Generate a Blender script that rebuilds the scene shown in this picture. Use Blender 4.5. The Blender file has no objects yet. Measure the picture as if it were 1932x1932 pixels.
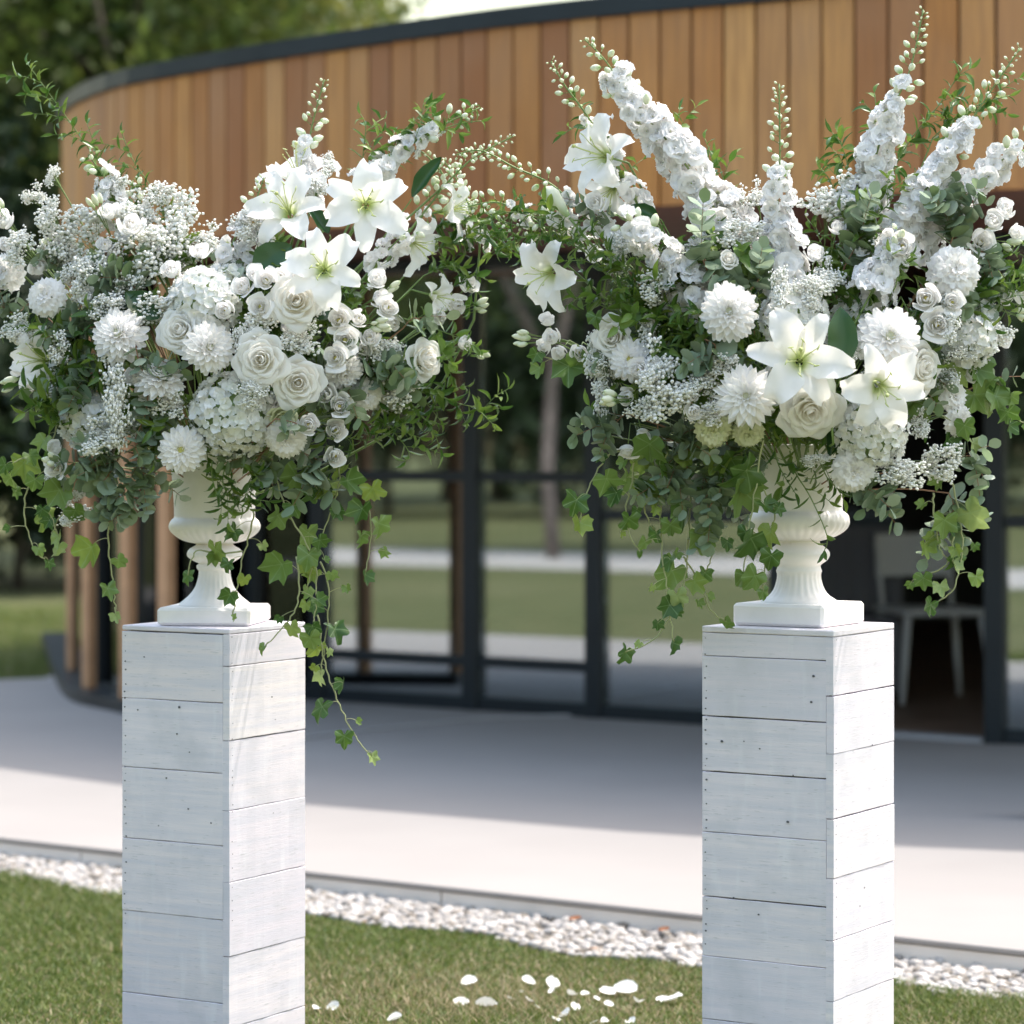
import bpy, math, random
import numpy as np
from mathutils import Vector, Matrix, Quaternion
S = bpy.context.scene
C = S.collection
R = math.radians
# ---------------------------------------------------------------- camera, world, sun, exposure
CAM_H, F, CX, HY = 1.40, 5434.0, 966.0, 830.0          # metres; focal length, centre and horizon in 1932-wide picture units
cam_d = bpy.data.cameras.new('camera'); cam = bpy.data.objects.new('camera', cam_d); C.objects.link(cam)
cam.location = (0, 0, CAM_H); cam.rotation_euler = (R(90), 0, 0)
cam_d.sensor_width = 36; cam_d.lens = 36 * F / 1932
cam_d.shift_y = -(966 - HY) / 1932
cam_d.clip_end = 600
cam_d.dof.use_dof = True; cam_d.dof.focus_distance = 5.9; cam_d.dof.aperture_fstop = 3.2
S.camera = cam
SUN_EL, SUN_AZ = 66, 28          # azimuth: degrees from +X towards +Y
wd = bpy.data.worlds.new('World'); S.world = wd; wd.use_nodes = True
nt = wd.node_tree; bg = nt.nodes['Background']
sky = nt.nodes.new('ShaderNodeTexSky'); sky.sky_type = 'NISHITA'; sky.sun_disc = False
sky.sun_elevation = R(SUN_EL); sky.sun_rotation = R(90 - SUN_AZ); sky.air_density = 2.0; sky.dust_density = 3.6; sky.ozone_density = 0.0
nt.links.new(sky.outputs[0], bg.inputs[0]); bg.inputs[1].default_value = 0.15
sl = bpy.data.lights.new('sun', 'SUN'); sl.energy = 2.0; sl.angle = R(1.0); sl.color = (1, 0.95, 0.88)
sun = bpy.data.objects.new('sun', sl); C.objects.link(sun)
sd = Vector((math.cos(R(SUN_EL)) * math.cos(R(SUN_AZ)), math.cos(R(SUN_EL)) * math.sin(R(SUN_AZ)), math.sin(R(SUN_EL))))
sun.rotation_euler = sd.to_track_quat('Z', 'Y').to_euler()
S.view_settings.view_transform = 'Standard'; S.view_settings.look = 'None'; S.view_settings.gamma = 1
S.view_settings.exposure = 1.32; S.view_settings.use_curve_mapping = False
S.render.engine = 'CYCLES'; S.cycles.use_denoising = True
S.cycles.max_bounces = 10; S.cycles.transparent_max_bounces = 12; S.cycles.diffuse_bounces = 6
S.cycles.sample_clamp_indirect = 6
rnd = random.Random(7)
nr = np.random.RandomState(5)
def at(x, y, Z): return Vector(((x - CX) / F * Z, Z, CAM_H - (y - HY) / F * Z))
# ---------------------------------------------------------------- helpers
def tag(o, label=None, cat=None, group=None, kind=None):
    if label: o['label'] = label
    if cat: o['category'] = cat
    if group: o['group'] = group
    if kind: o['kind'] = kind
    return o
def thing(name, label, cat, loc=(0, 0, 0), group=None, M=None):
    o = bpy.data.objects.new(name, None); C.objects.link(o); o.empty_display_size = .05
    if M is not None: o.matrix_basis = M
    else: o.location = loc
    return tag(o, label, cat, group)
def mesh(name, V, Fc, mat=None, smooth=True, uv=None):
    me = bpy.data.meshes.new(name)
    me.from_pydata([tuple(v) for v in V], [], [tuple(f) for f in Fc])
    if mat is not None: me.materials.append(mat)
    if smooth: me.polygons.foreach_set('use_smooth', [True] * len(me.polygons))
    if uv is not None:
        l = me.uv_layers.new(name='UVMap'); li = np.empty(len(me.loops), dtype=np.int32); me.loops.foreach_get('vertex_index', li)
        l.data.foreach_set('uv', np.asarray(uv, dtype=np.float32)[li].ravel())
    me.update(); return me
def obj(name, me, parent=None, M=None):
    o = bpy.data.objects.new(name, me); C.objects.link(o)
    if parent is not None: o.parent = parent
    if M is not None: o.matrix_basis = M
    return o
class MB:
    def __init__(s): s.v = []; s.f = []; s.uv = []
    def add(s, V, Fc, uv=None):
        n = len(s.v); s.v += [tuple(p) for p in V]; s.f += [tuple(i + n for i in f) for f in Fc]
        s.uv += [tuple(u) for u in uv] if uv is not None else [(0, 0)] * len(V); return s
    def me(s, name, mat=None, smooth=True): return mesh(name, s.v, s.f, mat, smooth, s.uv)
def box(sx, sy, sz, bev=0.0, c=(0, 0, 0), M=None):
    x, y, z = sx / 2, sy / 2, sz / 2; b = bev
    if b <= 0:
        V = [(i * x, j * y, k * z) for k in (-1, 1) for j in (-1, 1) for i in (-1, 1)]
        Fc = [(0, 2, 3, 1), (4, 5, 7, 6), (0, 1, 5, 4), (2, 6, 7, 3), (0, 4, 6, 2), (1, 3, 7, 5)]
    else:
        V = []
        for k in (-1, 1):
            for j in (-1, 1):
                for i in (-1, 1):
                    V += [(i * (x - b), j * (y - b), k * z), (i * (x - b), j * y, k * (z - b)), (i * x, j * (y - b), k * (z - b))]
        I = lambda i, j, k, a: ((k * 2 + j) * 2 + i) * 3 + a
        Fc = [(I(0, 0, 0, 0), I(0, 1, 0, 0), I(1, 1, 0, 0), I(1, 0, 0, 0)), (I(0, 0, 1, 0), I(1, 0, 1, 0), I(1, 1, 1, 0), I(0, 1, 1, 0)),
              (I(0, 0, 0, 1), I(1, 0, 0, 1), I(1, 0, 1, 1), I(0, 0, 1, 1)), (I(0, 1, 0, 1), I(0, 1, 1, 1), I(1, 1, 1, 1), I(1, 1, 0, 1)),
              (I(0, 0, 0, 2), I(0, 0, 1, 2), I(0, 1, 1, 2), I(0, 1, 0, 2)), (I(1, 0, 0, 2), I(1, 1, 0, 2), I(1, 1, 1, 2), I(1, 0, 1, 2))]
        for k in (0, 1):
            for j in (0, 1): Fc.append((I(0, j, k, 0), I(1, j, k, 0), I(1, j, k, 1), I(0, j, k, 1)))
            for i in (0, 1): Fc.append((I(i, 0, k, 0), I(i, 1, k, 0), I(i, 1, k, 2), I(i, 0, k, 2)))
        for j in (0, 1):
            for i in (0, 1): Fc.append((I(i, j, 0, 1), I(i, j, 1, 1), I(i, j, 1, 2), I(i, j, 0, 2)))
        for k in (0, 1):
            for j in (0, 1):
                for i in (0, 1): Fc.append((I(i, j, k, 0), I(i, j, k, 1), I(i, j, k, 2)))
    V = [Vector(p) + Vector(c) for p in V]
    if M is not None: V = [M @ p for p in V]
    return V, Fc
def tube(P, r, n=6, cap=True):
    P = [Vector(p) for p in P]; V = []; Fc = []
    rr = r if hasattr(r, '__len__') else [r] * len(P)
    a = None
    for i, p in enumerate(P):
        t = (P[min(i + 1, len(P) - 1)] - P[max(i - 1, 0)])
        t = t.normalized() if t.length > 1e-9 else Vector((0, 0, 1))
        if a is None: a = t.orthogonal().normalized()
        a = (a - t * a.dot(t)); a = a.normalized() if a.length > 1e-6 else t.orthogonal().normalized()
        b = t.cross(a)
        for k in range(n):
            an = 2 * math.pi * k / n
            V.append(p + (a * math.cos(an) + b * math.sin(an)) * rr[i])
    for i in range(len(P) - 1):
        for k in range(n):
            k2 = (k + 1) % n; Fc.append((i * n + k, i * n + k2, (i + 1) * n + k2, (i + 1) * n + k))
    if cap: Fc += [tuple(range(n))[::-1], tuple((len(P) - 1) * n + k for k in range(n))]
    return V, Fc
def bez(a, b, c, n=8):
    return [a * (1 - t) ** 2 + b * 2 * t * (1 - t) + c * t * t for t in (i / n for i in range(n + 1))]
def catmull(P, n=6):
    P = [Vector(p) for p in P]; out = []
    for i in range(len(P) - 1):
        p0, p1, p2, p3 = P[max(i - 1, 0)], P[i], P[i + 1], P[min(i + 2, len(P) - 1)]
        for k in range(n):
            t = k / n
            out.append(.5 * ((2 * p1) + (p2 - p0) * t + (2 * p0 - 5 * p1 + 4 * p2 - p3) * t * t + (3 * p1 - p0 - 3 * p2 + p3) * t ** 3))
    out.append(P[-1]); return out
def grid_faces(nu, nv, wrap=False):
    return [(i * nv + j, i * nv + (j + 1) % nv, (i + 1) * nv + (j + 1) % nv, (i + 1) * nv + j) for i in range(nu - 1) for j in range(nv if wrap else nv - 1)]
# ---------------------------------------------------------------- materials
def mk(name):
    m = bpy.data.materials.new(name); m.use_nodes = True; n = m.node_tree
    return m, n, n.nodes['Principled BSDF']
def ND(n, t, **kw):
    x = n.nodes.new('ShaderNode' + t)
    for k, v in kw.items():
        if k.startswith('i'): x.inputs[int(k[1:])].default_value = v
        else: setattr(x, k, v)
    return x
def ramp(n, fac, stops, interp='LINEAR'):
    r = n.nodes.new('ShaderNodeValToRGB'); r.color_ramp.interpolation = interp
    while len(r.color_ramp.elements) < len(stops): r.color_ramp.elements.new(.5)
    for e, (p, c) in zip(r.color_ramp.elements, stops): e.position = p; e.color = (*c, 1)
    if fac is not None: n.links.new(fac, r.inputs[0])
    return r.outputs[0]
def mix(n, fac, a, b, mode='MIX'):
    x = n.nodes.new('ShaderNodeMix'); x.data_type = 'RGBA'; x.blend_type = mode
    for s, v in ((x.inputs[0], fac), (x.inputs[6], a), (x.inputs[7], b)):
        if hasattr(v, 'is_linked'): n.links.new(v, s)
        elif isinstance(v, (int, float)): s.default_value = v
        else: s.default_value = (*v, 1)
    return x.outputs[2]
def noise(n, scale, detail=3, vec=None, rough=.55, out=0):
    x = ND(n, 'TexNoise'); x.inputs['Scale'].default_value = scale; x.inputs['Detail'].default_value = detail; x.inputs['Roughness'].default_value = rough
    if vec is not None: n.links.new(vec, x.inputs['Vector'])
    return x.outputs[out]
def coords(n, which='Object', scale=(1, 1, 1), rand=False):
    tc = ND(n, 'TexCoord'); mp = ND(n, 'Mapping'); n.links.new(tc.outputs[which], mp.inputs[0]); mp.inputs['Scale'].default_value = scale
    if rand:
        oi = ND(n, 'ObjectInfo'); cm = ND(n, 'CombineXYZ'); ml = ND(n, 'Math', operation='MULTIPLY', i1=37.0)
        n.links.new(oi.outputs['Random'], ml.inputs[0]); n.links.new(ml.outputs[0], cm.inputs[0]); n.links.new(ml.outputs[0], cm.inputs[1]); n.links.new(cm.outputs[0], mp.inputs['Location'])
    return mp.outputs[0]
def bump(n, b, h, s=.3, d=.002):
    x = ND(n, 'Bump'); x.inputs['Strength'].default_value = s; x.inputs['Distance'].default_value = d
    n.links.new(h, x.inputs['Height']); n.links.new(x.outputs[0], b.inputs['Normal'])
def simple(name, col, rough=.6, metal=0, nscale=None, amt=.15, bmp=0, spec=.5):
    m, n, b = mk(name); b.inputs['Specular IOR Level'].default_value = spec; b.inputs['Roughness'].default_value = rough; b.inputs['Metallic'].default_value = metal
    if nscale:
        f = noise(n, nscale, 4, coords(n))
        lo = tuple(max(0, c * (1 - amt)) for c in col); hi = tuple(min(1, c * (1 + amt)) for c in col)
        n.links.new(ramp(n, f, [(.3, lo), (.7, hi)]), b.inputs['Base Color'])
        if bmp: bump(n, b, f, bmp, .003)
    else: b.inputs['Base Color'].default_value = (*col, 1)
    return m
def whitewash():
    m, n, b = mk('whitewashed_board')
    oi = ND(n, 'ObjectInfo')
    g1 = noise(n, 3.2, 6, coords(n, 'Object', (1.1, 1.1, 20), True))
    g2 = noise(n, 4, 4, coords(n, 'Object', (9, 9, 1.6), True))
    g3 = noise(n, 9, 6, coords(n, 'Object', (1, 1, 1), True))
    base = ramp(n, oi.outputs['Random'], [(0, (.84, .765, .81)), (.3, (.75, .69, .76)), (.55, (.86, .785, .82)), (.8, (.80, .72, .745)), (1, (.86, .79, .80))])
    c = mix(n, ramp(n, g1, [(.35, (0, 0, 0)), (.62, (.75, .75, .75))]), base, (.66, .64, .72))
    c = mix(n, ramp(n, g2, [(.56, (0, 0, 0)), (.80, (.4, .4, .4))]), c, (.90, .89, .925))
    c = mix(n, ramp(n, g3, [(.50, (0, 0, 0)), (.72, (.62, .62, .62))]), c, (.60, .58, .63))
    wv = noise(n, 30, 6, coords(n, 'Object', (1.2, 1.2, 12), True))
    c = mix(n, ramp(n, wv, [(.62, (0, 0, 0)), (.69, (.6, .6, .6))]), c, (.47, .46, .48))
    n.links.new(c, b.inputs['Base Color']); b.inputs['Roughness'].default_value = .62
    bump(n, b, wv, .35, .0012)
    return m
M = {}
M['white_board'] = whitewash()
M['board_gap'] = simple('dark_gap', (.05, .06, .06), .9)
M['nail'] = simple('nail_mark', (.10, .10, .11), .8)
M['urn'] = simple('urn_plastic', (.87, .83, .82), .42, 0, 14, .055, .12)
M['black_metal'] = simple('dark_steel_frame', (.012, .018, .024), .45, 0, 3, .2)
M['grey_metal'] = simple('grey_metal', (.42, .42, .45), .5, .2)
def cladding():
    m, n, b = mk('larch_cladding'); oi = ND(n, 'ObjectInfo')
    base = ramp(n, oi.outputs['Random'], [(0, (.60, .27, .07)), (.15, (.38, .15, .045)), (.35, (.64, .31, .085)), (.55, (.47, .215, .08)), (.75, (.32, .12, .042)), (1, (.66, .35, .125))])
    g = noise(n, 5, 8, coords(n, 'Object', (12, 12, .7), True)); g2 = noise(n, 1.2, 3, coords(n, 'Object', (1, 1, 1), True))
    c = mix(n, ramp(n, g, [(.35, (0, 0, 0)), (.7, (.55, .55, .55))]), base, (.25, .10, .04))
    c = mix(n, ramp(n, g2, [(.4, (0, 0, 0)), (.75, (.45, .45, .45))]), c, (.42, .25, .15))
    n.links.new(c, b.inputs['Base Color']); b.inputs['Roughness'].default_value = .6; return m
M['cladding'] = cladding()
M['fin'] = simple('pale_larch_fin', (.55, .31, .17), .6, 0, 5, .2)
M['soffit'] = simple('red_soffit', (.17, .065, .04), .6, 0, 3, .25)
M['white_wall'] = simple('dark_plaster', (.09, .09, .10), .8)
M['int_floor'] = simple('brown_floor', (.22, .14, .10), .5, 0, 3, .2)
M['deck'] = simple('white_deck', (.32, .298, .288), .8, 0, 1.1, .05, 0, .08)
M['deck_edge'] = simple('stone_edge', (.78, .72, .67), .7, 0, 4, .06)
M['chair_white'] = simple('chair_plastic', (.88, .88, .90), .4)
M['cloth_dark'] = simple('dark_fabric', (.22, .22, .25), .9)
def glass(nm='coated_glass', base=.33, tr=(.78, .82, .83)):
    m = bpy.data.materials.new(nm); m.use_nodes = True; n = m.node_tree; n.nodes.clear()
    o = ND(n, 'OutputMaterial'); g = ND(n, 'BsdfGlossy'); g.inputs['Color'].default_value = (.86, .92, .95, 1); g.inputs['Roughness'].default_value = .015
    t = ND(n, 'BsdfTransparent'); t.inputs['Color'].default_value = (*tr, 1)
    fr = ND(n, 'Fresnel'); fr.inputs['IOR'].default_value = 1.5
    ad = ND(n, 'Math', operation='ADD', i1=base); n.links.new(fr.outputs[0], ad.inputs[0])
    mx = ND(n, 'MixShader'); n.links.new(ad.outputs[0], mx.inputs[0]); n.links.new(t.outputs[0], mx.inputs[1]); n.links.new(g.outputs[0], mx.inputs[2])
    n.links.new(mx.outputs[0], o.inputs[0]); return m
M['glass'] = glass(); M['dark_glass'] = glass('dark_glass', .03, (.10, .12, .14))
def lawn():
    m, n, b = mk('lawn_ground'); v = coords(n)
    a = noise(n, .35, 5, v); c2 = noise(n, 25, 4, v); d = noise(n, 2.2, 4, v)
    c = ramp(n, a, [(.3, (.085, .10, .042)), (.7, (.15, .15, .08))])
    c = mix(n, ramp(n, d, [(.45, (0, 0, 0)), (.7, (.6, .6, .6))]), c, (.16, .15, .075))
    c = mix(n, ramp(n, c2, [(.4, (0, 0, 0)), (.7, (.55, .55, .55))]), c, (.05, .065, .02))
    n.links.new(c, b.inputs['Base Color']); b.inputs['Roughness'].default_value = .95; b.inputs['Specular IOR Level'].default_value = .1; return m
M['lawn'] = lawn()
M['path'] = simple('pale_gravel', (.40, .375, .36), .9, 0, 14, .25, 0, .1)
M['gravel_bed'] = simple('gravel_bed', (.22, .19, .16), .9, 0, 40, .3)
def pebm():
    m, n, b = mk('white_pebble'); u = ND(n, 'UVMap'); sp = ND(n, 'SeparateXYZ'); n.links.new(u.outputs[0], sp.inputs[0])
    n.links.new(ramp(n, sp.outputs[0], [(0, (.36, .335, .32)), (.35, (.46, .43, .41)), (.58, (.28, .255, .235)), (.82, (.17, .145, .12)), (.955, (.25, .15, .09)), (.96, (.55, .53, .52))], 'CONSTANT'), b.inputs['Base Color'])
    b.inputs['Roughness'].default_value = .6; return m
M['pebble'] = pebm()
def blade():
    m = bpy.data.materials.new('grass_blade'); m.use_nodes = True; n = m.node_tree; b = n.nodes['Principled BSDF']
    u = ND(n, 'UVMap'); sp = ND(n, 'SeparateXYZ'); n.links.new(u.outputs[0], sp.inputs[0])
    c = ramp(n, sp.outputs[0], [(0, (.07, .115, .022)), (.4, (.13, .18, .038)), (.72, (.21, .24, .065)), (.8, (.30, .26, .14)), (1, (.44, .35, .22))])
    n.links.new(c, b.inputs['Base Color']); b.inputs['Roughness'].default_value = .55
    t = ND(n, 'BsdfTranslucent'); n.links.new(c, t.inputs[0]); mx = ND(n, 'MixShader', i0=.35); o = n.nodes['Material Output']
    n.links.new(b.outputs[0], mx.inputs[1]); n.links.new(t.outputs[0], mx.inputs[2]); n.links.new(mx.outputs[0], o.inputs[0]); return m
M['blade'] = blade()
def leafmat(name, cols, rough=.4, trans=.3, spec=.5, uvstops=None, coat=0, sheen=None, veins=False):
    """cols: stops picked by the object's own random number; uvstops multiplies along the leaf / petal"""
    m = bpy.data.materials.new(name); m.use_nodes = True; n = m.node_tree; b = n.nodes['Principled BSDF']
    oi = ND(n, 'ObjectInfo'); c = ramp(n, oi.outputs['Random'], cols)
    if uvstops:
        u = ND(n, 'UVMap'); sp = ND(n, 'SeparateXYZ'); n.links.new(u.outputs[0], sp.inputs[0])
        c = mix(n, 1.0, c, ramp(n, sp.outputs[0], uvstops), 'MULTIPLY')
    if veins:
        u = ND(n, 'UVMap'); sp = ND(n, 'SeparateXYZ'); n.links.new(u.outputs[0], sp.inputs[0])
        c = mix(n, ramp(n, sp.outputs[1], [(0, (.55, .55, .55)), (.12, (.12, .12, .12)), (.2, (0, 0, 0))]), c, (.30, .42, .20))
        f = noise(n, 60, 3, coords(n, 'Object', (1, 1, 1), True)); c = mix(n, ramp(n, f, [(.4, (0, 0, 0)), (.75, (.35, .35, .35))]), c, (.12, .22, .04))
    n.links.new(c, b.inputs['Base Color']); b.inputs['Roughness'].default_value = rough; b.inputs['Specular IOR Level'].default_value = spec
    t = ND(n, 'BsdfTranslucent'); n.links.new(c, t.inputs[0]); mx = ND(n, 'MixShader', i0=trans); o = n.nodes['Material Output']
    n.links.new(b.outputs[0], mx.inputs[1]); n.links.new(t.outputs[0], mx.inputs[2]); n.links.new(mx.outputs[0], o.inputs[0]); return m
M['tree_leaf'] = leafmat('tree_leaf', [(0, (.07, .12, .028)), (.5, (.14, .165, .04)), (1, (.25, .225, .08))], .6, .5, uvstops=[(0, (.5, .6, .5)), (.6, (1, 1, 1)), (1, (1.6, 1.35, 1.1))])
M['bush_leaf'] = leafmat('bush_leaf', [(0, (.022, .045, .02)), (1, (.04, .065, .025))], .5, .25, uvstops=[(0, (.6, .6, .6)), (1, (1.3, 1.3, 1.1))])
M['bark'] = simple('bark', (.10, .08, .06), .9, 0, 8, .4, .5)
M['birch'] = simple('birch_bark', (.20, .16, .15), .8, 0, 6, .3)
# ---------------------------------------------------------------- ground, path, platform, gravel, grass
def sheet(name, pts, z, mat, kind='structure'):
    return tag(obj(name, mesh(name, [(x, y, z) for x, y in pts], [tuple(range(len(pts)))], mat, False)), kind=kind)
o = sheet('ground', [(-220, -220), (220, -220), (220, 220), (-220, 220)], 0, M['lawn']); o['label'] = 'mown green lawn with straw coloured patches around the paved platform'
fd = Vector((.819, -.574, 0)); fn = Vector((-.574, -.819, 0)); pc = Vector((-.2, 14.3, 0)) + fn * 16.6
pp = [pc + fd * a + fn * b for a, b in ((-70, -2), (60, -2), (60, 1.9), (-70, 1.9))]
o = sheet('path', [(p.x, p.y) for p in pp], .004, M['path']); o['label'] = 'pale gravel path crossing the lawn, mirrored in the glass front'
edge = lambda X: 9.67 - .70 * (X + 1.72)                     # the platform's front edge
PT = .07
Xs = [-8.6 + i * 1.2 for i in range(15)]
front = [(x, edge(x)) for x in Xs]
back = [(8.2, 13), (5, 20), (-1.5, 20), (-2.45, 17.6), (-2.62, 16.1), (-3.2, 15.8), (-5, 15.75), (-8.6, 15.6)]
pl = front + back; n = len(pl)
V = [(x, y, 0.0) for x, y in pl] + [(x, y, PT) for x, y in pl]
o = tag(obj('platform', mesh('platform', V, [tuple(range(n, 2 * n))] + [(i, (i + 1) % n, n + (i + 1) % n, n + i) for i in range(n)], M['deck'], False)), 'low smooth white platform in front of the glass pavilion', kind='structure')
plat = o
L = math.hypot(1.2, .84); ang = math.atan2(-.84, 1.2)
for i in range(14):
    x = Xs[i] + .6; y = edge(x)
    Mx = Matrix.Translation((x, y, 0)) @ Matrix.Rotation(ang, 4, 'Z')
    obj('edge_panel', mesh('edge_panel', *box(L - .006, .02, PT - .018, .001, (0, -.010, (PT - .018) / 2)), M['deck_edge'], False), plat, Mx)
    obj('nosing', mesh('nosing', *box(L + .001, .04, .016, .003, (0, -.008, PT - .008 + .001)), M['deck_edge'] if 0 else M['deck'], False), plat, Mx)
# gravel strip
gs = lambda X, k: edge(X) - (.0 if k == 0 else .47 + .08 * math.sin(X * 5) + .05 * math.sin(X * 13))
gp = [(x, edge(x) - .002) for x in np.linspace(-8, 7.5, 40)] + [(x, gs(x, 1)) for x in np.linspace(7.5, -8, 80)]
o = sheet('gravel_strip', gp, .005, M['gravel_bed']); o['label'] = 'strip of white pebbles along the front edge of the platform'
IV, IF = (lambda t: (np.array([(-1, t, 0), (1, t, 0), (-1, -t, 0), (1, -t, 0), (0, -1, t), (0, 1, t), (0, -1, -t), (0, 1, -t), (t, 0, -1), (t, 0, 1), (-t, 0, -1), (-t, 0, 1)]) / math.hypot(1, t),
    np.array([(0, 11, 5), (0, 5, 1), (0, 1, 7), (0, 7, 10), (0, 10, 11), (1, 5, 9), (5, 11, 4), (11, 10, 2), (10, 7, 6), (7, 1, 8), (3, 9, 4), (3, 4, 2), (3, 2, 6), (3, 6, 8), (3, 8, 9), (4, 9, 5), (2, 4, 11), (6, 2, 10), (8, 6, 7), (9, 8, 1)])))((1 + 5 ** .5) / 2)
def fastmesh(name, V, T, mat, uv=None, smooth=False):
    """V (n,3), T (m,k) arrays -> mesh"""
    me = bpy.data.meshes.new(name); k = T.shape[1]
    me.vertices.add(len(V)); me.vertices.foreach_set('co', V.astype(np.float32).ravel())
    me.loops.add(T.size); me.loops.foreach_set('vertex_index', T.astype(np.int32).ravel())
    me.polygons.add(len(T)); me.polygons.foreach_set('loop_start', np.arange(0, T.size, k, dtype=np.int32)); me.polygons.foreach_set('loop_total', np.full(len(T), k, dtype=np.int32))
    if smooth: me.polygons.foreach_set('use_smooth', np.ones(len(T), dtype=bool))
    if uv is not None: me.uv_layers.new(name='UVMap').data.foreach_set('uv', uv[T.ravel()].astype(np.float32).ravel())
    me.materials.append(mat); me.update(calc_edges=True); me.validate(); return me
def scatter_ico(P, Sc, name, mat, uvr, jit=.25):
    n = len(P); base = IV[None] * (1 + nr.uniform(-jit, jit, (n, 12, 1)))
    an = nr.uniform(0, 6.28, n); ca, sa = np.cos(an), np.sin(an); v = base * Sc[:, None, :]
    x = v[..., 0] * ca[:, None] - v[..., 1] * sa[:, None]; y = v[..., 0] * sa[:, None] + v[..., 1] * ca[:, None]
    V = np.stack([x, y, v[..., 2]], -1) + P[:, None, :]
    T = IF[None] + (np.arange(n) * 12)[:, None, None]
    uv = np.repeat(np.stack([uvr, uvr], -1), 12, 0)
    return fastmesh(name, V.reshape(-1, 3), T.reshape(-1, 3), mat, uv, True)
X = nr.uniform(-3.2, 3.2, 9000); k = nr.uniform(0, 1, 9000) ** .9; Y = edge(X) - .02 - k * (.48 + .06 * np.sin(X * 5) + .05 * np.sin(X * 13))
s = nr.uniform(.007, .018, 9000)
P = np.stack([X, Y, .002 + s * .4 + nr.uniform(0, .006, 9000)], -1)
o = obj('gravel', scatter_ico(P, np.stack([s * 1.25, s, s * .75], -1), 'gravel', M['pebble'], nr.uniform(0, 1, 9000)))
tag(o, 'loose white pebbles in the strip between lawn and platform', kind='stuff')
# grass blades
def blades(n, x0, x1, fy0, fy1, hmin, hmax):
    X = nr.uniform(x0, x1, n); t = nr.uniform(0, 1, n); y0 = fy0(X); y1 = fy1(X); Y = y0 + (y1 - y0) * t
    h = nr.uniform(hmin, hmax, n) * (1 + .35 * np.sin(X * 4 + Y * 3)); w = nr.uniform(.0012, .0028, n); a = nr.uniform(0, 6.28, n); lean = nr.uniform(.2, 1.3, n) * h; la = nr.uniform(0, 6.28, n)
    dx, dy = np.cos(a) * w, np.sin(a) * w; lx, ly = np.cos(la) * lean, np.sin(la) * lean
    z = np.zeros(n)
    V = np.stack([np.stack([X - dx, Y - dy, z], -1), np.stack([X + dx, Y + dy, z], -1), np.stack([X + dx * .8 + lx * .35, Y + dy * .8 + ly * .35, h * .6], -1), np.stack([X - dx * .8 + lx * .35, Y - dy * .8 + ly * .35, h * .6], -1), np.stack([X + lx, Y + ly, h], -1)], 1).reshape(-1, 3)
    b = (np.arange(n) * 5)[:, None]
    T = np.concatenate([b + np.array([[0, 1, 2]]), b + np.array([[0, 2, 3]]), b + np.array([[3, 2, 4]])])
    dry = .5 + .5 * np.sin(X * 2.1 + 1.7) * np.sin(Y * 2.7 + .6) ; near = np.clip((8.2 - Y) / 1.2, 0, 1)
    u = nr.uniform(0, .75, n); isd = nr.uniform(0, 1, n) < (.07 + .60 * dry ** 1.5 * near); u[isd] = nr.uniform(.78, 1, isd.sum())
    uv = np.repeat(np.stack([u, u], -1), 5, 0)
    return fastmesh('grass', V, T, M['blade'], uv)
gy1 = lambda X: edge(X) - .47 - .08 * np.sin(X * 5) - .05 * np.sin(X * 13)
o = obj('grass', blades(330000, -2.1, 2.2, lambda X: np.full_like(X, 5.9), lambda X: np.maximum(gy1(X), 6.0), .009, .028)); tag(o, 'short green lawn grass with dry straw blades in front of the pebbles', kind='stuff')
o = obj('grass', blades(40000, -6, -2.7, lambda X: np.full_like(X, 16.0), lambda X: np.full_like(X, 24), .03, .08)); tag(o, 'lawn grass beyond the far corner of the platform', kind='stuff')
# ---------------------------------------------------------------- trees and bushes
def crown_mesh(seed, n, rx, rz, z0, leaf, mat, name='crown'):
    g = np.random.RandomState(seed); nb = 26
    cb = g.normal(0, 1, (nb, 3)); cb /= np.linalg.norm(cb, axis=1)[:, None]; cb *= g.uniform(.25, .85, (nb, 1))
    rb = g.uniform(.22, .42, nb); wi = g.randint(0, nb, n)
    d = g.normal(0, 1, (n, 3)); d /= np.linalg.norm(d, axis=1)[:, None]; p = cb[wi] + d * (rb[wi] * g.uniform(.6, 1.05, n))[:, None]
    P = p * np.array([rx, rx, rz]) + np.array([0, 0, z0])
    a = g.normal(0, 1, (n, 3)); a /= np.linalg.norm(a, axis=1)[:, None]; b = np.cross(a, g.normal(0, 1, (n, 3))); b /= np.linalg.norm(b, axis=1)[:, None]
    s = leaf * g.uniform(.6, 1.4, (n, 1))
    V = np.stack([P - a * s, P - b * s * .55, P + a * s, P + b * s * .55], 1).reshape(-1, 3)
    T = np.arange(n * 4).reshape(-1, 4); u = np.clip(g.uniform(0, .35, n) + g.uniform(0, .6, nb)[wi], 0, 1); uv = np.repeat(np.stack([u, u], -1), 4, 0)
    return fastmesh(name, V, T, mat, uv)
def trunk_mesh(seed, h, r, mat):
    g = random.Random(seed); m = MB(); P = [Vector((g.uniform(-.1, .1) * i, g.uniform(-.1, .1) * i, h * i / 5)) for i in range(6)]
    m.add(*tube(P, [r * (1 - .13 * i) for i in range(6)], 8))
    for i in range(6):
        a = g.uniform(0, 6.28); z = g.randint(2, 5); q = P[z]; e = q + Vector((math.cos(a) * h * .3, math.sin(a) * h * .3, h * g.uniform(.2, .45)))
        m.add(*tube([q, (q + e) / 2 + Vector((0, 0, -.1)), e], [r * .4, r * .25, r * .08], 5))
    return m.me('trunk', mat)
TC = [crown_mesh(i, 9000, 3.0, 3.6, 6.2, .085, M['tree_leaf']) for i in range(3)]; TT = [trunk_mesh(i, 6, .17, M['bark']) for i in range(3)]
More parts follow.
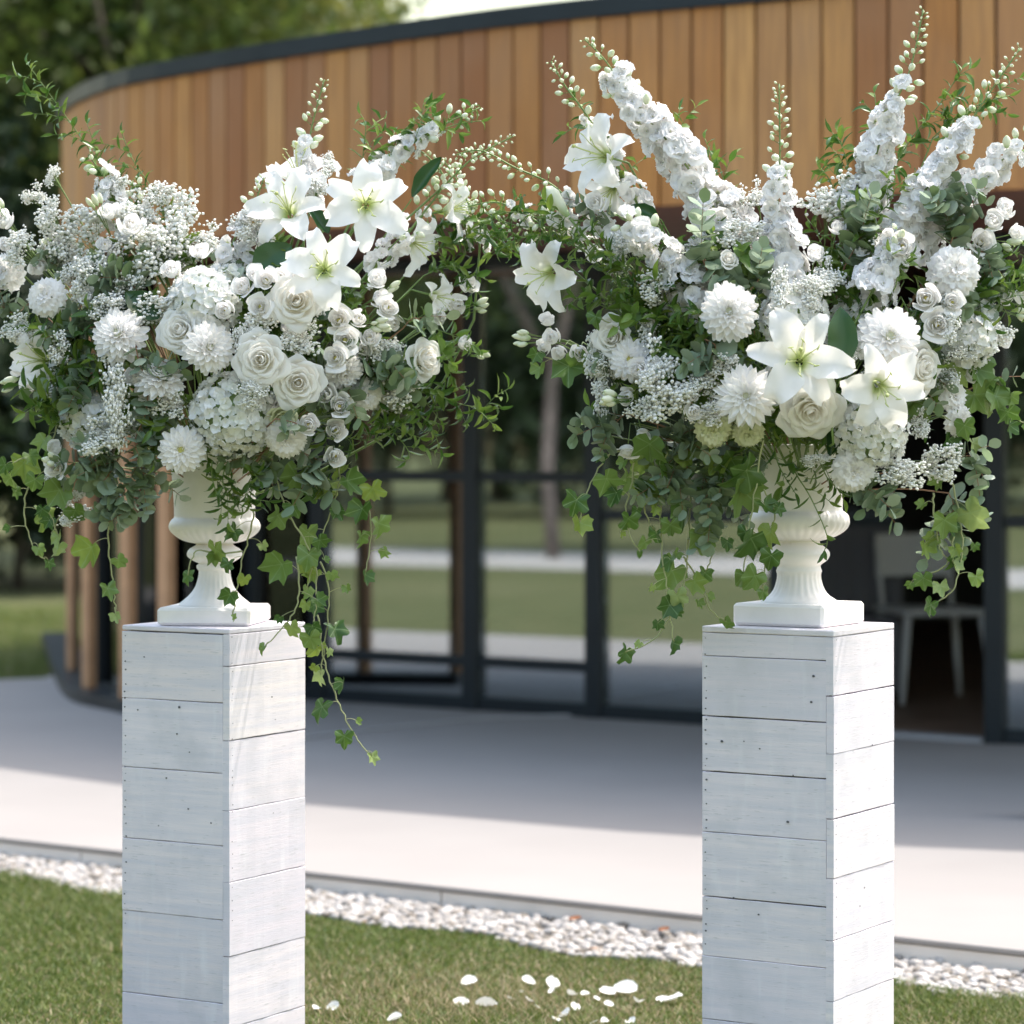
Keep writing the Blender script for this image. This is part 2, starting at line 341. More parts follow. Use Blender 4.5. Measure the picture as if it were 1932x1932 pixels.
M['shaded_tree_leaf'] = leafmat('shaded_leaf', [(0, (.012, .024, .012)), (1, (.02, .034, .014))], .7, .1)  # tree leaf darkened for the mirrored rows: shade put into the colour
TD = [crown_mesh(40 + i, 9000, 3.0, 3.8, 5.4, .12, M['shaded_tree_leaf']) for i in range(2)]
def tree(x, y, k, s, label, group, crown=None, trunk=None):
    t = thing('tree', label, 'tree', (x, y, 0), group); t.scale = (s, s, s); t.rotation_euler.z = rnd.uniform(0, 6)
    obj('trunk', trunk or TT[k % 3], t); obj('crown', crown or TC[k % 3], t); return t
bt = [(-9.4, 31, 1.05), (-6.8, 29, 1.1), (-5.4, 33, 1.15), (-4.0, 30, 1.05), (-3.55, 34, .98), (-8.2, 36, 1.25), (-6.4, 38, 1.2), (-4.2, 37, 1.1)]
bl = ['yellow green tree at the far corner of the lawn, outermost of the row', 'tall leafy tree rising above the pavilion\'s rounded corner', 'full crowned tree directly above the pale end of the roof edge', 'light green tree above the middle of the sloping roof line', 'last tree of the row before the strip of white sky', 'dark tree in the second row at the outer end', 'second row tree between two nearer crowns above the roof', 'second row tree seen just over the black roof edge']
for i, (x, y, s) in enumerate(bt): tree(x, y, i, s, bl[i], 'trees behind the pavilion')
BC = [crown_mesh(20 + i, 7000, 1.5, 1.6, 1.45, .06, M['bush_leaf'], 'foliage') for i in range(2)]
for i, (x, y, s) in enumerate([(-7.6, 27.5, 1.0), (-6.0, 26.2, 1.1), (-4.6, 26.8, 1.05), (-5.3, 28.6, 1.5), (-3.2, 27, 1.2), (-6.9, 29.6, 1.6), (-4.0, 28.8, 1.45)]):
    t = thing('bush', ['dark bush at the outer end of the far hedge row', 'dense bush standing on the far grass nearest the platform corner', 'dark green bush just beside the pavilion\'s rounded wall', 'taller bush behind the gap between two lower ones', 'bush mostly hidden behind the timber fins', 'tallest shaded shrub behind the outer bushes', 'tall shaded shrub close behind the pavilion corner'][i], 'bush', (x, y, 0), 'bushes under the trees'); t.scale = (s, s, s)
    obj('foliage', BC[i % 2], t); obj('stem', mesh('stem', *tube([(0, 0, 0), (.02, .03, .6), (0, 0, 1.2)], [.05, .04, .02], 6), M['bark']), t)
for i in range(26):
    a = R(146 + i * 4.3); r = 40 + (i % 3) * 4
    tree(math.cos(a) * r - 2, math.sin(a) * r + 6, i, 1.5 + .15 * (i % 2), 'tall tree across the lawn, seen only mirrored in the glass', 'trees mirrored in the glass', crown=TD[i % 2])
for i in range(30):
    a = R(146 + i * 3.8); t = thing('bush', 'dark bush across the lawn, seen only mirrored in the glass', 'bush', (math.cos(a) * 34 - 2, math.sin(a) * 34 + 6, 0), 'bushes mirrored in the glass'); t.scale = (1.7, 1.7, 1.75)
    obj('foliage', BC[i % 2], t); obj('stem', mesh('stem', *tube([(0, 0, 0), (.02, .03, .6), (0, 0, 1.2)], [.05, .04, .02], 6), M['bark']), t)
t = tree(-18.3, 6.25, 1, .9, 'slim pale barked birch across the lawn, mirrored between the two glass doors', None, trunk=trunk_mesh(9, 6, .10, M['birch']))
# ---------------------------------------------------------------- pavilion
ev = catmull([(-2.5, 19.5, 0), (-2.50, 16.8, 0), (-2.31, 14.85, 0), (-1.91, 13.63, 0), (-1.35, 12.87, 0), (-1.0, 12.48, 0), (-.64, 12.11, 0), (-.13, 11.61, 0), (.385, 11.22, 0), (1.05, 10.80, 0), (1.76, 10.36, 0), (2.95, 9.95, 0), (4.0, 9.75, 0), (5.2, 9.8, 0), (6.6, 10.4, 0), (8.0, 11.8, 0), (8.8, 14, 0), (8.9, 17, 0)], 10)
def resample(P, step):
    out = [P[0]]; acc = 0; i = 0; cur = P[0].copy()
    while i < len(P) - 1:
        d = (P[i + 1] - cur).length
        if acc + d >= step: cur = cur + (P[i + 1] - cur).normalized() * (step - acc); out.append(cur.copy()); acc = 0
        else: acc += d; i += 1; cur = P[i].copy()
    return out
pav = thing('pavilion', 'rounded pavilion with tall timber fascia over dark framed glass', 'building', (2, 14, 0))
pav.location = (0, 0, 0)
ZB, ZT = 2.30, 3.05
E2 = resample(ev, .138)
pm = [mesh('fascia_board', *box(.127, .022, ZT - ZB + .0, .003, (0, 0, 0)), M['cladding'], False) for _ in range(2)]
for i in range(len(E2) - 1):
    a, b = E2[i], E2[i + 1]; t = (b - a).normalized(); c = (a + b) / 2
    Mx = Matrix.Translation((c.x, c.y, (ZB + ZT) / 2 + rnd.uniform(-.002, .002))) @ Matrix.Rotation(math.atan2(t.y, t.x) + rnd.uniform(-.01, .01), 4, 'Z')
    obj('fascia_board', pm[0], pav, Mx)
def strip(name, P, z0, z1, off0, off1, mat, parent=pav):
    """band along a curve; offsets are measured towards the inside"""
    V = []; n = len(P)
    for i, p in enumerate(P):
        t = (P[min(i + 1, n - 1)] - P[max(i - 1, 0)]).normalized(); nn = Vector((-t.y, t.x, 0))
        for o_, z in ((off0, z0), (off1, z0), (off1, z1), (off0, z1)): V.append(p + nn * o_ + Vector((0, 0, z)))
    return obj(name, mesh(name, V, grid_faces(n, 4, True) + [(0, 1, 2, 3), tuple(4 * (n - 1) + k for k in (3, 2, 1, 0))], mat, False), parent)
E3 = resample(ev, .25)
strip('fascia_backing', E3, ZB + .01, ZT - .01, .014, .03, M['board_gap'])
for s0 in range(0, len(E3) - 1, 8): strip('roof_edge', E3[s0:s0 + 9], ZT + .001, ZT + .075, -.03 - .001 * (s0 % 16 == 0), .05, M['black_metal'])
roofp = [(p.x, p.y) for p in E3] + [(6, 22), (0, 23)]
n = len(roofp)
inner = []
for i, p in enumerate(E3):
    t = (E3[min(i + 1, len(E3) - 1)] - E3[max(i - 1, 0)]).normalized(); inner.append((p.x - t.y * .03, p.y + t.x * .03))
ip = inner + [(6, 21.9), (0, 22.9)]
obj('roof', mesh('roof', [(x, y, ZT) for x, y in ip] + [(x, y, ZT - .06) for x, y in ip], [tuple(range(n)), tuple(range(2 * n - 1, n - 1, -1))] + [(i, (i + 1) % n, n + (i + 1) % n, n + i) for i in range(n)], M['black_metal'], False), pav)
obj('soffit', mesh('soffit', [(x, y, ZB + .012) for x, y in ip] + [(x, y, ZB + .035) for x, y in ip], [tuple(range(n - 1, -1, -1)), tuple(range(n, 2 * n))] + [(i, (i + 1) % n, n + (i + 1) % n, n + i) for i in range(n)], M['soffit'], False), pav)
# glazing line: u positions -> plan points
GL = [Vector(p) for p in [(-2.1, 17.6, 0), (-1.95, 16.1, 0), (-1.45, 15.1, 0), (-.85, 14.62, 0), (-.19, 14.2, 0), (.40, 13.8, 0), (.886, 13.47, 0), (1.72, 12.9, 0), (2.23, 12.57, 0), (3.5, 11.95, 0), (5.0, 11.7, 0), (6.6, 12.3, 0), (7.4, 14, 0), (7.5, 17, 0)]]
def gp_at(u):
    k = (u - CX) / F
    for a, b in zip(GL, GL[1:]):
        fa, fb = a.x - k * a.y, b.x - k * b.y
        if fa <= 0 <= fb and fa != fb: return a.lerp(b, -fa / (fb - fa))
    return GL[-1]
def bar(name, a, b, w, d, mat, parent):
    """upright or level bar of section w (in plane) x d between two points"""
    a, b = Vector(a), Vector(b); t = b - a; L_ = t.length; rot = t.to_track_quat('X', 'Z').to_matrix().to_4x4()
    return obj(name, mesh(name, *box(L_, d, w, .002), mat, False), parent, Matrix.Translation((a + b) / 2) @ rot)
def post(name, p, q, w, d, z0, z1, mat, parent):
    t = (q - p).normalized(); return obj(name, mesh(name, *box(w, d, z1 - z0, .002, (0, 0, (z0 + z1) / 2)), mat, False), parent, Matrix.Translation((p.x, p.y, 0)) @ Matrix.Rotation(math.atan2(t.y, t.x), 4, 'Z'))
mu = [gp_at(u) for u in (478, 606, 895, 1127, 1475, 1880)]
NS = 4
mu = [Vector((x, y, 0)) for x, y in ((-2.44, 17.6), (-2.30, 15.95), (-2.13, 15.05), (-1.93, 14.62))] + mu + [Vector((3.4, 12.0, 0)), Vector((5.0, 11.7, 0)), Vector((6.6, 12.3, 0)), Vector((7.4, 14, 0)), Vector((7.5, 17, 0)), Vector((6, 21, 0)), Vector((0, 21.5, 0)), Vector((-2.3, 20, 0)), Vector((-2.44, 17.6, 0))]
WIN = {NS: (1.22,), NS + 1: (1.22, .31), NS + 2: (1.22, .31), NS + 3: (1.04,), NS + 5: (1.04,)}
for i in range(len(mu) - 1):
    a, b = mu[i], mu[i + 1]; t = (b - a).normalized(); yw = math.atan2(t.y, t.x); L_ = (b - a).length
    post('mullion', a, b, .085, .10, PT + .001, ZB + .011, M['black_metal'], pav)
    if i == NS + 4: continue                                         # the open doorway
    if i >= NS + 10:
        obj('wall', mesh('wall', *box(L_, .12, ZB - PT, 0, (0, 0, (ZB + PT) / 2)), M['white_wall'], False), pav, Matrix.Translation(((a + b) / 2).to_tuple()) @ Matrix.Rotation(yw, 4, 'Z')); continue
    Mx = Matrix.Translation(((a + b) / 2).to_tuple()) @ Matrix.Rotation(yw, 4, 'Z')
    w = obj('window', None, pav, Mx); w.empty_display_size = .1
    L2 = L_ - .09
    for z, h in [(PT + .035, .065), (ZB - .03, .06)] + [(z, .05) for z in WIN.get(i, ())]:
        obj('rail', mesh('rail', *box(L2, .07, h, .002, (0, 0, z)), M['black_metal'], False), w)
    zs = sorted([PT + .03, ZB - .03] + list(WIN.get(i, ())))
    for z0, z1 in zip(zs, zs[1:]):
        obj('pane', mesh('pane', *box(L2, .012, z1 - z0 - .02, 0, (0, 0, (z0 + z1) / 2)), M['glass'] if i >= NS else M['dark_glass'], False), w)
obj('threshold', mesh('threshold', *box((mu[NS + 5] - mu[NS + 4]).length - .09, .12, .02, .003), M['grey_metal'], False), pav, Matrix.Translation(((mu[NS + 4] + mu[NS + 5]) / 2).to_tuple()[:2] + (PT + .011,)) @ Matrix.Rotation(math.atan2(*(mu[NS + 5] - mu[NS + 4]).yx), 4, 'Z'))
fl = [(p.x, p.y) for p in mu[:-1]]
c_ = np.mean(fl, 0); fl = [(c_[0] + (x - c_[0]) * .985, c_[1] + (y - c_[1]) * .985) for x, y in fl]
obj('floor', mesh('floor', [(x, y, PT + .004) for x, y in fl], [tuple(range(len(fl)))], M['int_floor'], False), pav)
# timber fins round the corner, set just inside the eave
for u, w, Z in ((137, .045, 15.9), (168, .052, 14.75), (241, .066, 14.15), (314, .066, 13.7)):
    p = at(u, HY, Z); post('fin', Vector((p.x, p.y, 0)), Vector((p.x + .5, p.y - .35, 0)), w, .06, PT + .06, ZB + .011, M['fin'], pav)
kb = catmull([at(108, HY, 19), at(120, HY, 17.6), at(139, HY, 15.9), at(168, HY, 14.75), at(241, HY, 14.2), at(330, HY, 13.7)], 6)
kb = [Vector((p.x, p.y, 0)) for p in kb]
strip('kerb', kb, PT + .001, PT + .06, -.10, .10, M['black_metal'])
# ---------------------------------------------------------------- furniture inside, bollard
ch = thing('chair', 'slim white chair standing inside the open doorway', 'chair', (2.14, 14.7, PT + .004)); ch.rotation_euler.z = R(14)
m = box(.47, .44, .035, .012, (0, 0, .455)); obj('seat', mesh('seat', *m, M['chair_white'], False), ch)
for sx in (-1, 1):
    for sy in (-1, 1):
        obj('leg', mesh('leg', *tube([(sx * .25, sy * .23, 0), (sx * .20, sy * .18, .44)], [.014, .022], 8), M['chair_white']), ch)
for sx in (-1, 1): obj('back_post', mesh('back_post', *tube([(sx * .19, .19, .46), (sx * .2, .25, .80)], .014, 8), M['chair_white']), ch)
V = [(x, .225 + .03 * (z - .6) - .05 * (1 - (x / .2) ** 2) * -1 + e, z) for e in (0, .02) for z in (.62, .74, .84) for x in np.linspace(-.21, .21, 7)]
gf = grid_faces(3, 7); obj('backrest', mesh('backrest', V, gf + [tuple(21 + i for i in f[::-1]) for f in gf], M['chair_white']), ch)
ch2 = thing('armchair', 'dark slip covered chair with slatted back in the doorway', 'chair', (1.80, 14.9, PT + .004)); ch2.rotation_euler.z = R(-8)
obj('seat', mesh('seat', *box(.44, .44, .40, .03, (0, 0, .22)), M['cloth_dark'], False), ch2)
obj('backrest', mesh('backrest', *box(.44, .06, .46, .02, (0, .2, .65)), M['cloth_dark'], False), ch2)
for i in range(5): obj('back_slat', mesh('back_slat', *box(.045, .02, .42, .004, (-.17 + i * .085, .158, .64)), M['cloth_dark'], False), ch2)
obj('headrest', mesh('headrest', *box(.40, .10, .09, .03, (0, .2, .93)), simple('slate_fabric', (.12, .15, .18), .8), False), ch2)
bo = thing('bollard', 'slender black post with rounded cap at the platform edge of the view', 'bollard', (1.86, 10.1, PT))
obj('post', mesh('post', *tube([(0, 0, 0), (0, 0, .44)], .055, 16), M['black_metal']), bo)
obj('cap', mesh('cap', *tube([(0, 0, .441), (0, 0, .47), (0, 0, .49), (0, 0, .495)], [.062, .06, .035, .005], 16), M['black_metal']), bo)
cp_ = [at(x, y, (CAM_H - PT) * F / (y - HY)) + Vector((0, 0, .006)) for x, y in ((560, 1397), (640, 1386), (760, 1373), (893, 1360), (1001, 1353), (1100, 1352))]
tag(obj('cable', mesh('cable', *tube(catmull(cp_, 6), .006, 6), M['grey_metal'])), 'thin grey cable lying across the shaded platform between the pedestals', 'cable')
# ---------------------------------------------------------------- pedestals
def pedestal(B, sc, sn, top, lab, jl, jr, capt):
    s = math.hypot(sc, sn); yaw = -math.atan2(sn, sc)      # local +x runs along the left face towards B
    t = thing('pedestal', lab, 'pedestal', (B[0], B[1], 0), 'white board pedestals'); t.rotation_euler.z = yaw
    # local frame: B at origin, left face along -x (y=0), right face along +y (x=0)
    th = .0165
    obj('dark_core', mesh('dark_core', *box(s - 2 * th - .002, s - 2 * th - .002, top - .03, 0, (-s / 2, s / 2, (top - .03) / 2)), M['board_gap'], False), t)  # near-black inner box added to darken the gaps between the boards
    g = random.Random(int(top * 1e4))
    def face(js, which):
        for z1, z0 in zip(js, js[1:]):
            gap = g.choice([.0006, .0008, .0010, .0022]); h = z1 - z0 - gap; zc = (z1 + z0 - gap) / 2
            pr = g.uniform(-.0008, .0014); tl = g.uniform(-.002, .002)
            if which == 'L': b_ = box(s - th - .0006, th, h, .0012); c = (-(s - th) / 2 - th, th / 2 - pr, zc); a = 0
            elif which == 'R': b_ = box(s, th, h, .0012); c = (-th / 2 + pr, s / 2 - .0012, zc); a = 90
            elif which == 'B': b_ = box(s - 2 * th, th, h, .001); c = (-s / 2, s - th / 2 - .003, zc); a = 0
            else: b_ = box(s - th - .002, th, h, .001); c = (-s + th / 2 - .0003, s / 2 + th / 2, zc); a = 90
            Mx = Matrix.Translation(c) @ Matrix.Rotation(R(a), 4, 'Z') @ Matrix.Rotation(tl if which in 'LR' else 0, 4, 'Y')
            V_, F_ = b_; lx, h2, ty = abs(V_[2][0]) if 0 else max(v.x for v in V_), max(v.z for v in V_), max(v.y for v in V_)
            if which in 'LR':                                   # hand sawn: edges waver a little along the board
                V_ = []; F_ = []; N_ = 9
                for i_ in range(N_ + 1):
                    x_ = -lx + 2 * lx * i_ / N_; jt, jb, jf = g.uniform(-.0007, .0002), g.uniform(-.0002, .0007), g.uniform(-.0005, .0004)
                    b3 = .0011
                    V_ += [(x_, -ty + jf, -h2 + jb + b3), (x_, -ty + b3 + jf, -h2 + jb), (x_, ty - b3 - jf, -h2 + jb), (x_, ty - jf, -h2 + jb + b3), (x_, ty - jf, h2 + jt - b3), (x_, ty - b3 - jf, h2 + jt), (x_, -ty + b3 + jf, h2 + jt), (x_, -ty + jf, h2 + jt - b3)]
                F_ = grid_faces(N_ + 1, 8, True) + [tuple(range(8)), tuple(N_ * 8 + q for q in range(7, -1, -1))]
            obj('board', mesh('board', V_, F_, M['white_board'], False), t, Mx)
    face([top - capt] + jl, 'L'); face([top - capt] + jr, 'R')
    bb = [top - capt - i * .145 for i in range(7)] + [.0]
    face(bb, 'B'); face(bb, 'W')
    obj('top_board', mesh('top_board', *box(s + .001, s + .001, capt - .0005, .0018, (-s / 2, s / 2 - .0005, top - capt / 2)), M['white_board'], False), t)
    nm = MB()
    def dot(x, y, z, r, nx):
        r *= 1.45
        q = [(math.cos(a) * r, math.sin(a) * r * .75) for a in (i * math.pi / 3 for i in range(6))]
        nm.add([(x, y + a, z + b) if nx else (x + a, y, z + b) for a, b in q], [tuple(range(6))])
    z = top - capt - .012
    while z > .35:
        dot(-s + .009 + g.uniform(-.002, .003), -.0022, z, g.uniform(.0009, .0019), False)
        if g.random() < .85: dot(.0022, .007 + g.uniform(-.001, .002), z + .006, g.uniform(.0007, .0014), True)
        z -= g.uniform(.014, .034)
    for _ in range(9): dot(-g.uniform(.03, s - .03), -.0022, g.uniform(.4, top - .05), g.uniform(.0012, .0026), False)
    for _ in range(3): dot(.0022, g.uniform(.08, s - .03), g.uniform(.4, top - .05), g.uniform(.001, .002), True)
    o = obj('nail_mark', nm.me('nail_mark', M['nail'], False), t); o['kind'] = 'stuff'
    return t, Matrix.Translation((B[0], B[1], 0)) @ Matrix.Rotation(yaw, 4, 'Z') @ Vector((-s / 2, s / 2, top)), yaw
def zz(B, ys): return [CAM_H - (y - HY) / F * B[1] for y in ys]
BL, BR = (-.5983, 6.1), (.6535, 5.85)
topL, topR = CAM_H - 357 / F * 6.1, CAM_H - 360 / F * 5.85
pL, cL, yL = pedestal(BL, .2461, .1428, topL, 'slightly narrower whitewashed board pedestal under the left flower urn', zz(BL, [1327, 1460, 1597, 1737, 1895, 2030, 2170, 2310]) + [0], zz(BL, [1257, 1397, 1530, 1665, 1805, 1940, 2080, 2230]) + [0], .011)
pR, cR, yR = pedestal(BR, .2566, .1567, topR, 'wider whitewashed board pedestal with stepped corner under the right flower urn', zz(BR, [1247, 1363, 1470, 1588, 1712, 1828, 1950, 2075, 2200, 2330]) + [0], zz(BR, [1313, 1423, 1545, 1658, 1775, 1890, 2010, 2140, 2270]) + [0], .013)
# ---------------------------------------------------------------- urns
def lathe(prof, n=64, flute=None):
    V = []
    for (r, z) in prof:
        for k in range(n):
            a = 2 * math.pi * k / n; rr = r
            if flute:
                for z0, z1, cnt, amp in flute:
                    if z0 < z < z1: e = math.sin(math.pi * (z - z0) / (z1 - z0)) ** .5; rr += amp * e * (abs(math.cos(a * cnt / 2)) - .6)
            V.append((rr * math.cos(a), rr * math.sin(a), z))
    return V, grid_faces(len(prof), n, True)
def dense(p, k=4):
    q = catmull([(r, 0, z) for r, z in p], k); return [(v.x, v.z) for v in q]
def urn(c, yaw, lab, k, px, plin, plw):
    t = thing('urn', lab, 'urn', c, 'white plastic garden urns'); t.rotation_euler.z = yaw
    obj('plinth', mesh('plinth', *box(plw, plw, plin, .006, (0, 0, plin / 2 + .001)), M['urn'], False), t)
    f = [(rp / k, (plin + dz / k)) for rp, dz in px['foot']]
    z0 = f[0][1]; z1 = f[-1][1]
    obj('foot', mesh('foot', *lathe(dense(f, 3), 96, [(z0 + .004, z0 + (z1 - z0) * .52, 24, .0022)]), M['urn']), t)
    b = [(rp / k, (plin + dz / k)) for rp, dz in px['bowl']]; bz0, bz1 = b[0][1], b[3][1]
    obj('bowl', mesh('bowl', *lathe(dense(b, 4), 160, [(bz0 + .002, bz1 + .004, 34, .0035)]), M['urn']), t)
    cp = [(rp / k, (plin + dz / k)) for rp, dz in px['cup']]
    zt = cp[-1][1]; rt = cp[-1][0]
    prof = dense(cp, 3) + [(rt + .004, zt + .004), (rt + .003, zt + .010), (rt - .006, zt + .010), (rt - .010, zt - .02), (rt - .016, zt - .12), (.002, zt - .13)]
    obj('cup', mesh('cup', *lathe(prof, 64), M['urn']), t)
    return t
kL, kR = F / cL.y, F / cR.y
urn(cL, yL + R(22), 'white fluted urn holding the left arrangement, ivy trailing across its stem', kL, dict(
    foot=[(68, 0), (66, 5), (50, 18), (37, 34), (31, 52), (30, 66), (33, 70), (34, 76), (30, 80), (38, 84), (50, 92), (52, 99), (48, 107), (38, 113), (34, 117)],
    bowl=[(34, 117), (60, 124), (80, 138), (86, 150), (83, 160), (78, 165)], cup=[(78, 165), (76, 170), (77, 200), (80, 240), (86, 290)]), (1168 - 1135) / kL, .205)
urn(cR, yR, 'white ribbed urn holding the right arrangement, smilax hanging over its cup', kR, dict(
    foot=[(73, 0), (70, 5), (56, 14), (47, 26), (42, 42), (41, 53), (43, 60), (41, 66), (42, 72), (53, 80), (58, 90), (56, 98), (47, 106), (40, 112), (39, 116)],
    bowl=[(39, 116), (66, 124), (87, 137), (95, 152), (92, 166), (83, 173)], cup=[(83, 173), (82, 178), (83, 205), (86, 240), (92, 290)]), (1183 - 1142) / kR, .208)
# ---------------------------------------------------------------- flower and leaf materials
W0, W1, W2 = (.965, .95, .94), (.945, .93, .92), (.87, .86, .83)
GRN = [(0, (.50, .60, .20)), (.09, (.68, .76, .42)), (.22, (.96, .97, .88)), (.40, (1, 1, 1))]
M['lily'] = leafmat('lily_petal', [(0, W0), (1, W1)], .45, .42, .4, GRN)
M['petal'] = leafmat('white_petal', [(0, W0), (1, W1)], .5, .42, .35, [(0, (.86, .88, .66)), (.3, (1, 1, 1))])
M['cream'] = leafmat('cream_petal', [(0, (.965, .95, .91)), (1, (.965, .95, .93))], .5, .5, .35, [(0, (.93, .90, .70)), (.35, (1, .99, .97)), (.8, (1, 1, 1))])
M['hydra'] = leafmat('hydrangea_petal', [(0, (.90, .89, .86)), (.5, (.93, .93, .935)), (1, (.89, .90, .85))], .55, .42, .3, [(0, (.80, .86, .60)), (.12, (1, 1, 1))])
M['greeny'] = leafmat('greenish_petal', [(0, (.74, .78, .52)), (1, (.80, .81, .62))], .55, .28, .3)
M['floret'] = leafmat('delphinium_floret', [(0, W0), (1, (.955, .95, .955))], .5, .5, .3, [(0, (.50, .60, .25)), (.10, (.74, .80, .55)), (.22, (1, 1, 1))])
M['gyp'] = leafmat('tiny_blossom', [(0, (.92, .91, .88)), (1, (.88, .88, .85))], .7, .2, .2)
M['bud'] = leafmat('bud', [(0, (.80, .83, .68)), (.5, (.88, .89, .80)), (1, (.82, .85, .72))], .5, .25, .3, [(0, (.45, .62, .30)), (.35, (1, 1, .95)), (.85, (1, 1, .95)), (1, (.78, .88, .6))])
M['pistil'] = leafmat('pistil', [(0, (.55, .62, .22)), (1, (.62, .66, .32))], .4, .2, .4)
M['yellow'] = leafmat('yellow_heart', [(0, (.66, .56, .14)), (1, (.60, .60, .20))], .6, .2, .3)
M['stem'] = simple('green_stem', (.16, .24, .07), .5, 0, 20, .15)
M['vine'] = simple('ivy_stem', (.34, .36, .18), .6, 0, 20, .2)
M['twig'] = simple('red_twig', (.28, .15, .09), .6)
M['ruscus'] = leafmat('ruscus_leaf', [(0, (.048, .115, .020)), (.5, (.095, .175, .030)), (1, (.19, .27, .05))], .30, .34, .5, [(0, (1.2, 1.2, 1.0)), (.5, (1, 1, 1))])
M['ruscus2'] = leafmat('bright_leaf', [(0, (.11, .21, .035)), (1, (.17, .27, .05))], .35, .35, .5)
M['euca'] = leafmat('eucalyptus_leaf', [(0, (.21, .29, .185)), (.4, (.27, .345, .25)), (.75, (.17, .24, .10)), (1, (.38, .44, .35))], .5, .16, .35)
M['ivy'] = leafmat('ivy_leaf', [(0, (.04, .10, .02)), (.35, (.09, .17, .03)), (.7, (.19, .28, .07)), (.85, (.26, .34, .06)), (1, (.32, .40, .16))], .38, .36, .5, veins=True)
M['broad'] = leafmat('broad_leaf', [(0, (.022, .07, .022)), (1, (.04, .10, .03))], .32, .2, .5)
# ---------------------------------------------------------------- petal and leaf shapes
def interp(x, xs, ys): return float(np.interp(x, xs, ys))
def blade_mesh(name, L, W, wprof, pitch, cup=0.0, groove=0.0, ruffle=0.0, rn=3, nu=8, nv=5, mat=None, twist=0.0, seed=0, point=0.0, thick=0.0):
    """strip along a bent midrib. starts at the origin, leans from +Z towards +X by pitch(t) degrees"""
    g = random.Random(seed); ph = g.uniform(0, 6)
    V = []; UV = []; x = z = 0.0; dl = L / (nu - 1)
    for i in range(nu):
        t = i / (nu - 1); a = R(interp(t, pitch[0], pitch[1]))
        if i: x += math.sin(a) * dl; z += math.cos(a) * dl
        w = W / 2 * interp(t, wprof[0], wprof[1]); N = Vector((-math.cos(a), 0, math.sin(a))); tw = twist * t
        for j in range(nv):
            s = -1 + 2 * j / (nv - 1)
            h = cup * w * s * s - groove * w * (1 - abs(s)) + ruffle * math.sin(t * rn * 6.28 + ph + (1.3 if s > 0 else 0)) * abs(s) ** 1.5 * (.3 + t)
            y = s * w
            p = Vector((x, y * math.cos(tw), z)) + N * (h + y * math.sin(tw))
            V.append(p); UV.append((t, abs(s)))
    return mesh(name, V, grid_faces(nu, nv), mat, True, UV)
def cup_mesh(name, R_, H, rp, zp, half, edge=0.0, frill=0, seed=0, mat=None, nu=7, nv=7, wp=None):
    """petal wrapped round the axis; rp/zp: radius and height along it (fractions)"""
    g = random.Random(seed); V = []; UV = []
    ts = [0, .2, .4, .6, .8, 1]; ph = g.uniform(0, 6)
    wp = wp or [.35, .75, .95, 1, .92, .62]
    for i in range(nu):
        t = i / (nu - 1); r = R_ * interp(t, ts, rp); z = H * interp(t, ts, zp); w = half * interp(t, ts, wp)
        for j in range(nv):
            s = -1 + 2 * j / (nv - 1); a = s * w
            rr = r + edge * math.sin(s * 3.1 * (1 + frill) + ph) * t * t; q = z - H * .10 * s * s * t + edge * .7 * math.cos(s * 4 * (1 + frill) + ph) * t ** 3
            if frill and i == nu - 1: q += edge * (1 if j % 2 else -1) * .7
            V.append((rr * math.cos(a), rr * math.sin(a), q)); UV.append((t, abs(s)))
    return mesh(name, V, grid_faces(nu, nv), mat, True, UV)
PM = {}
def variants(key, fn, n):
    if key not in PM: PM[key] = [fn(i) for i in range(n)]
    return PM[key]
def RZ(d): return Matrix.Rotation(R(d), 4, 'Z')
def RY(d): return Matrix.Rotation(R(d), 4, 'Y')
def RX(d): return Matrix.Rotation(R(d), 4, 'X')
def T_(x, y, z): return Matrix.Translation((x, y, z))
def SC(s): return Matrix.Diagonal((s, s, s, 1))
def face(pos, d, s=1, roll=None):
    q = Vector(d).normalized().to_track_quat('Z', 'Y').to_matrix().to_4x4()
    return Matrix.Translation(pos) @ q @ RZ(rnd.uniform(0, 360) if roll is None else roll) @ SC(s)
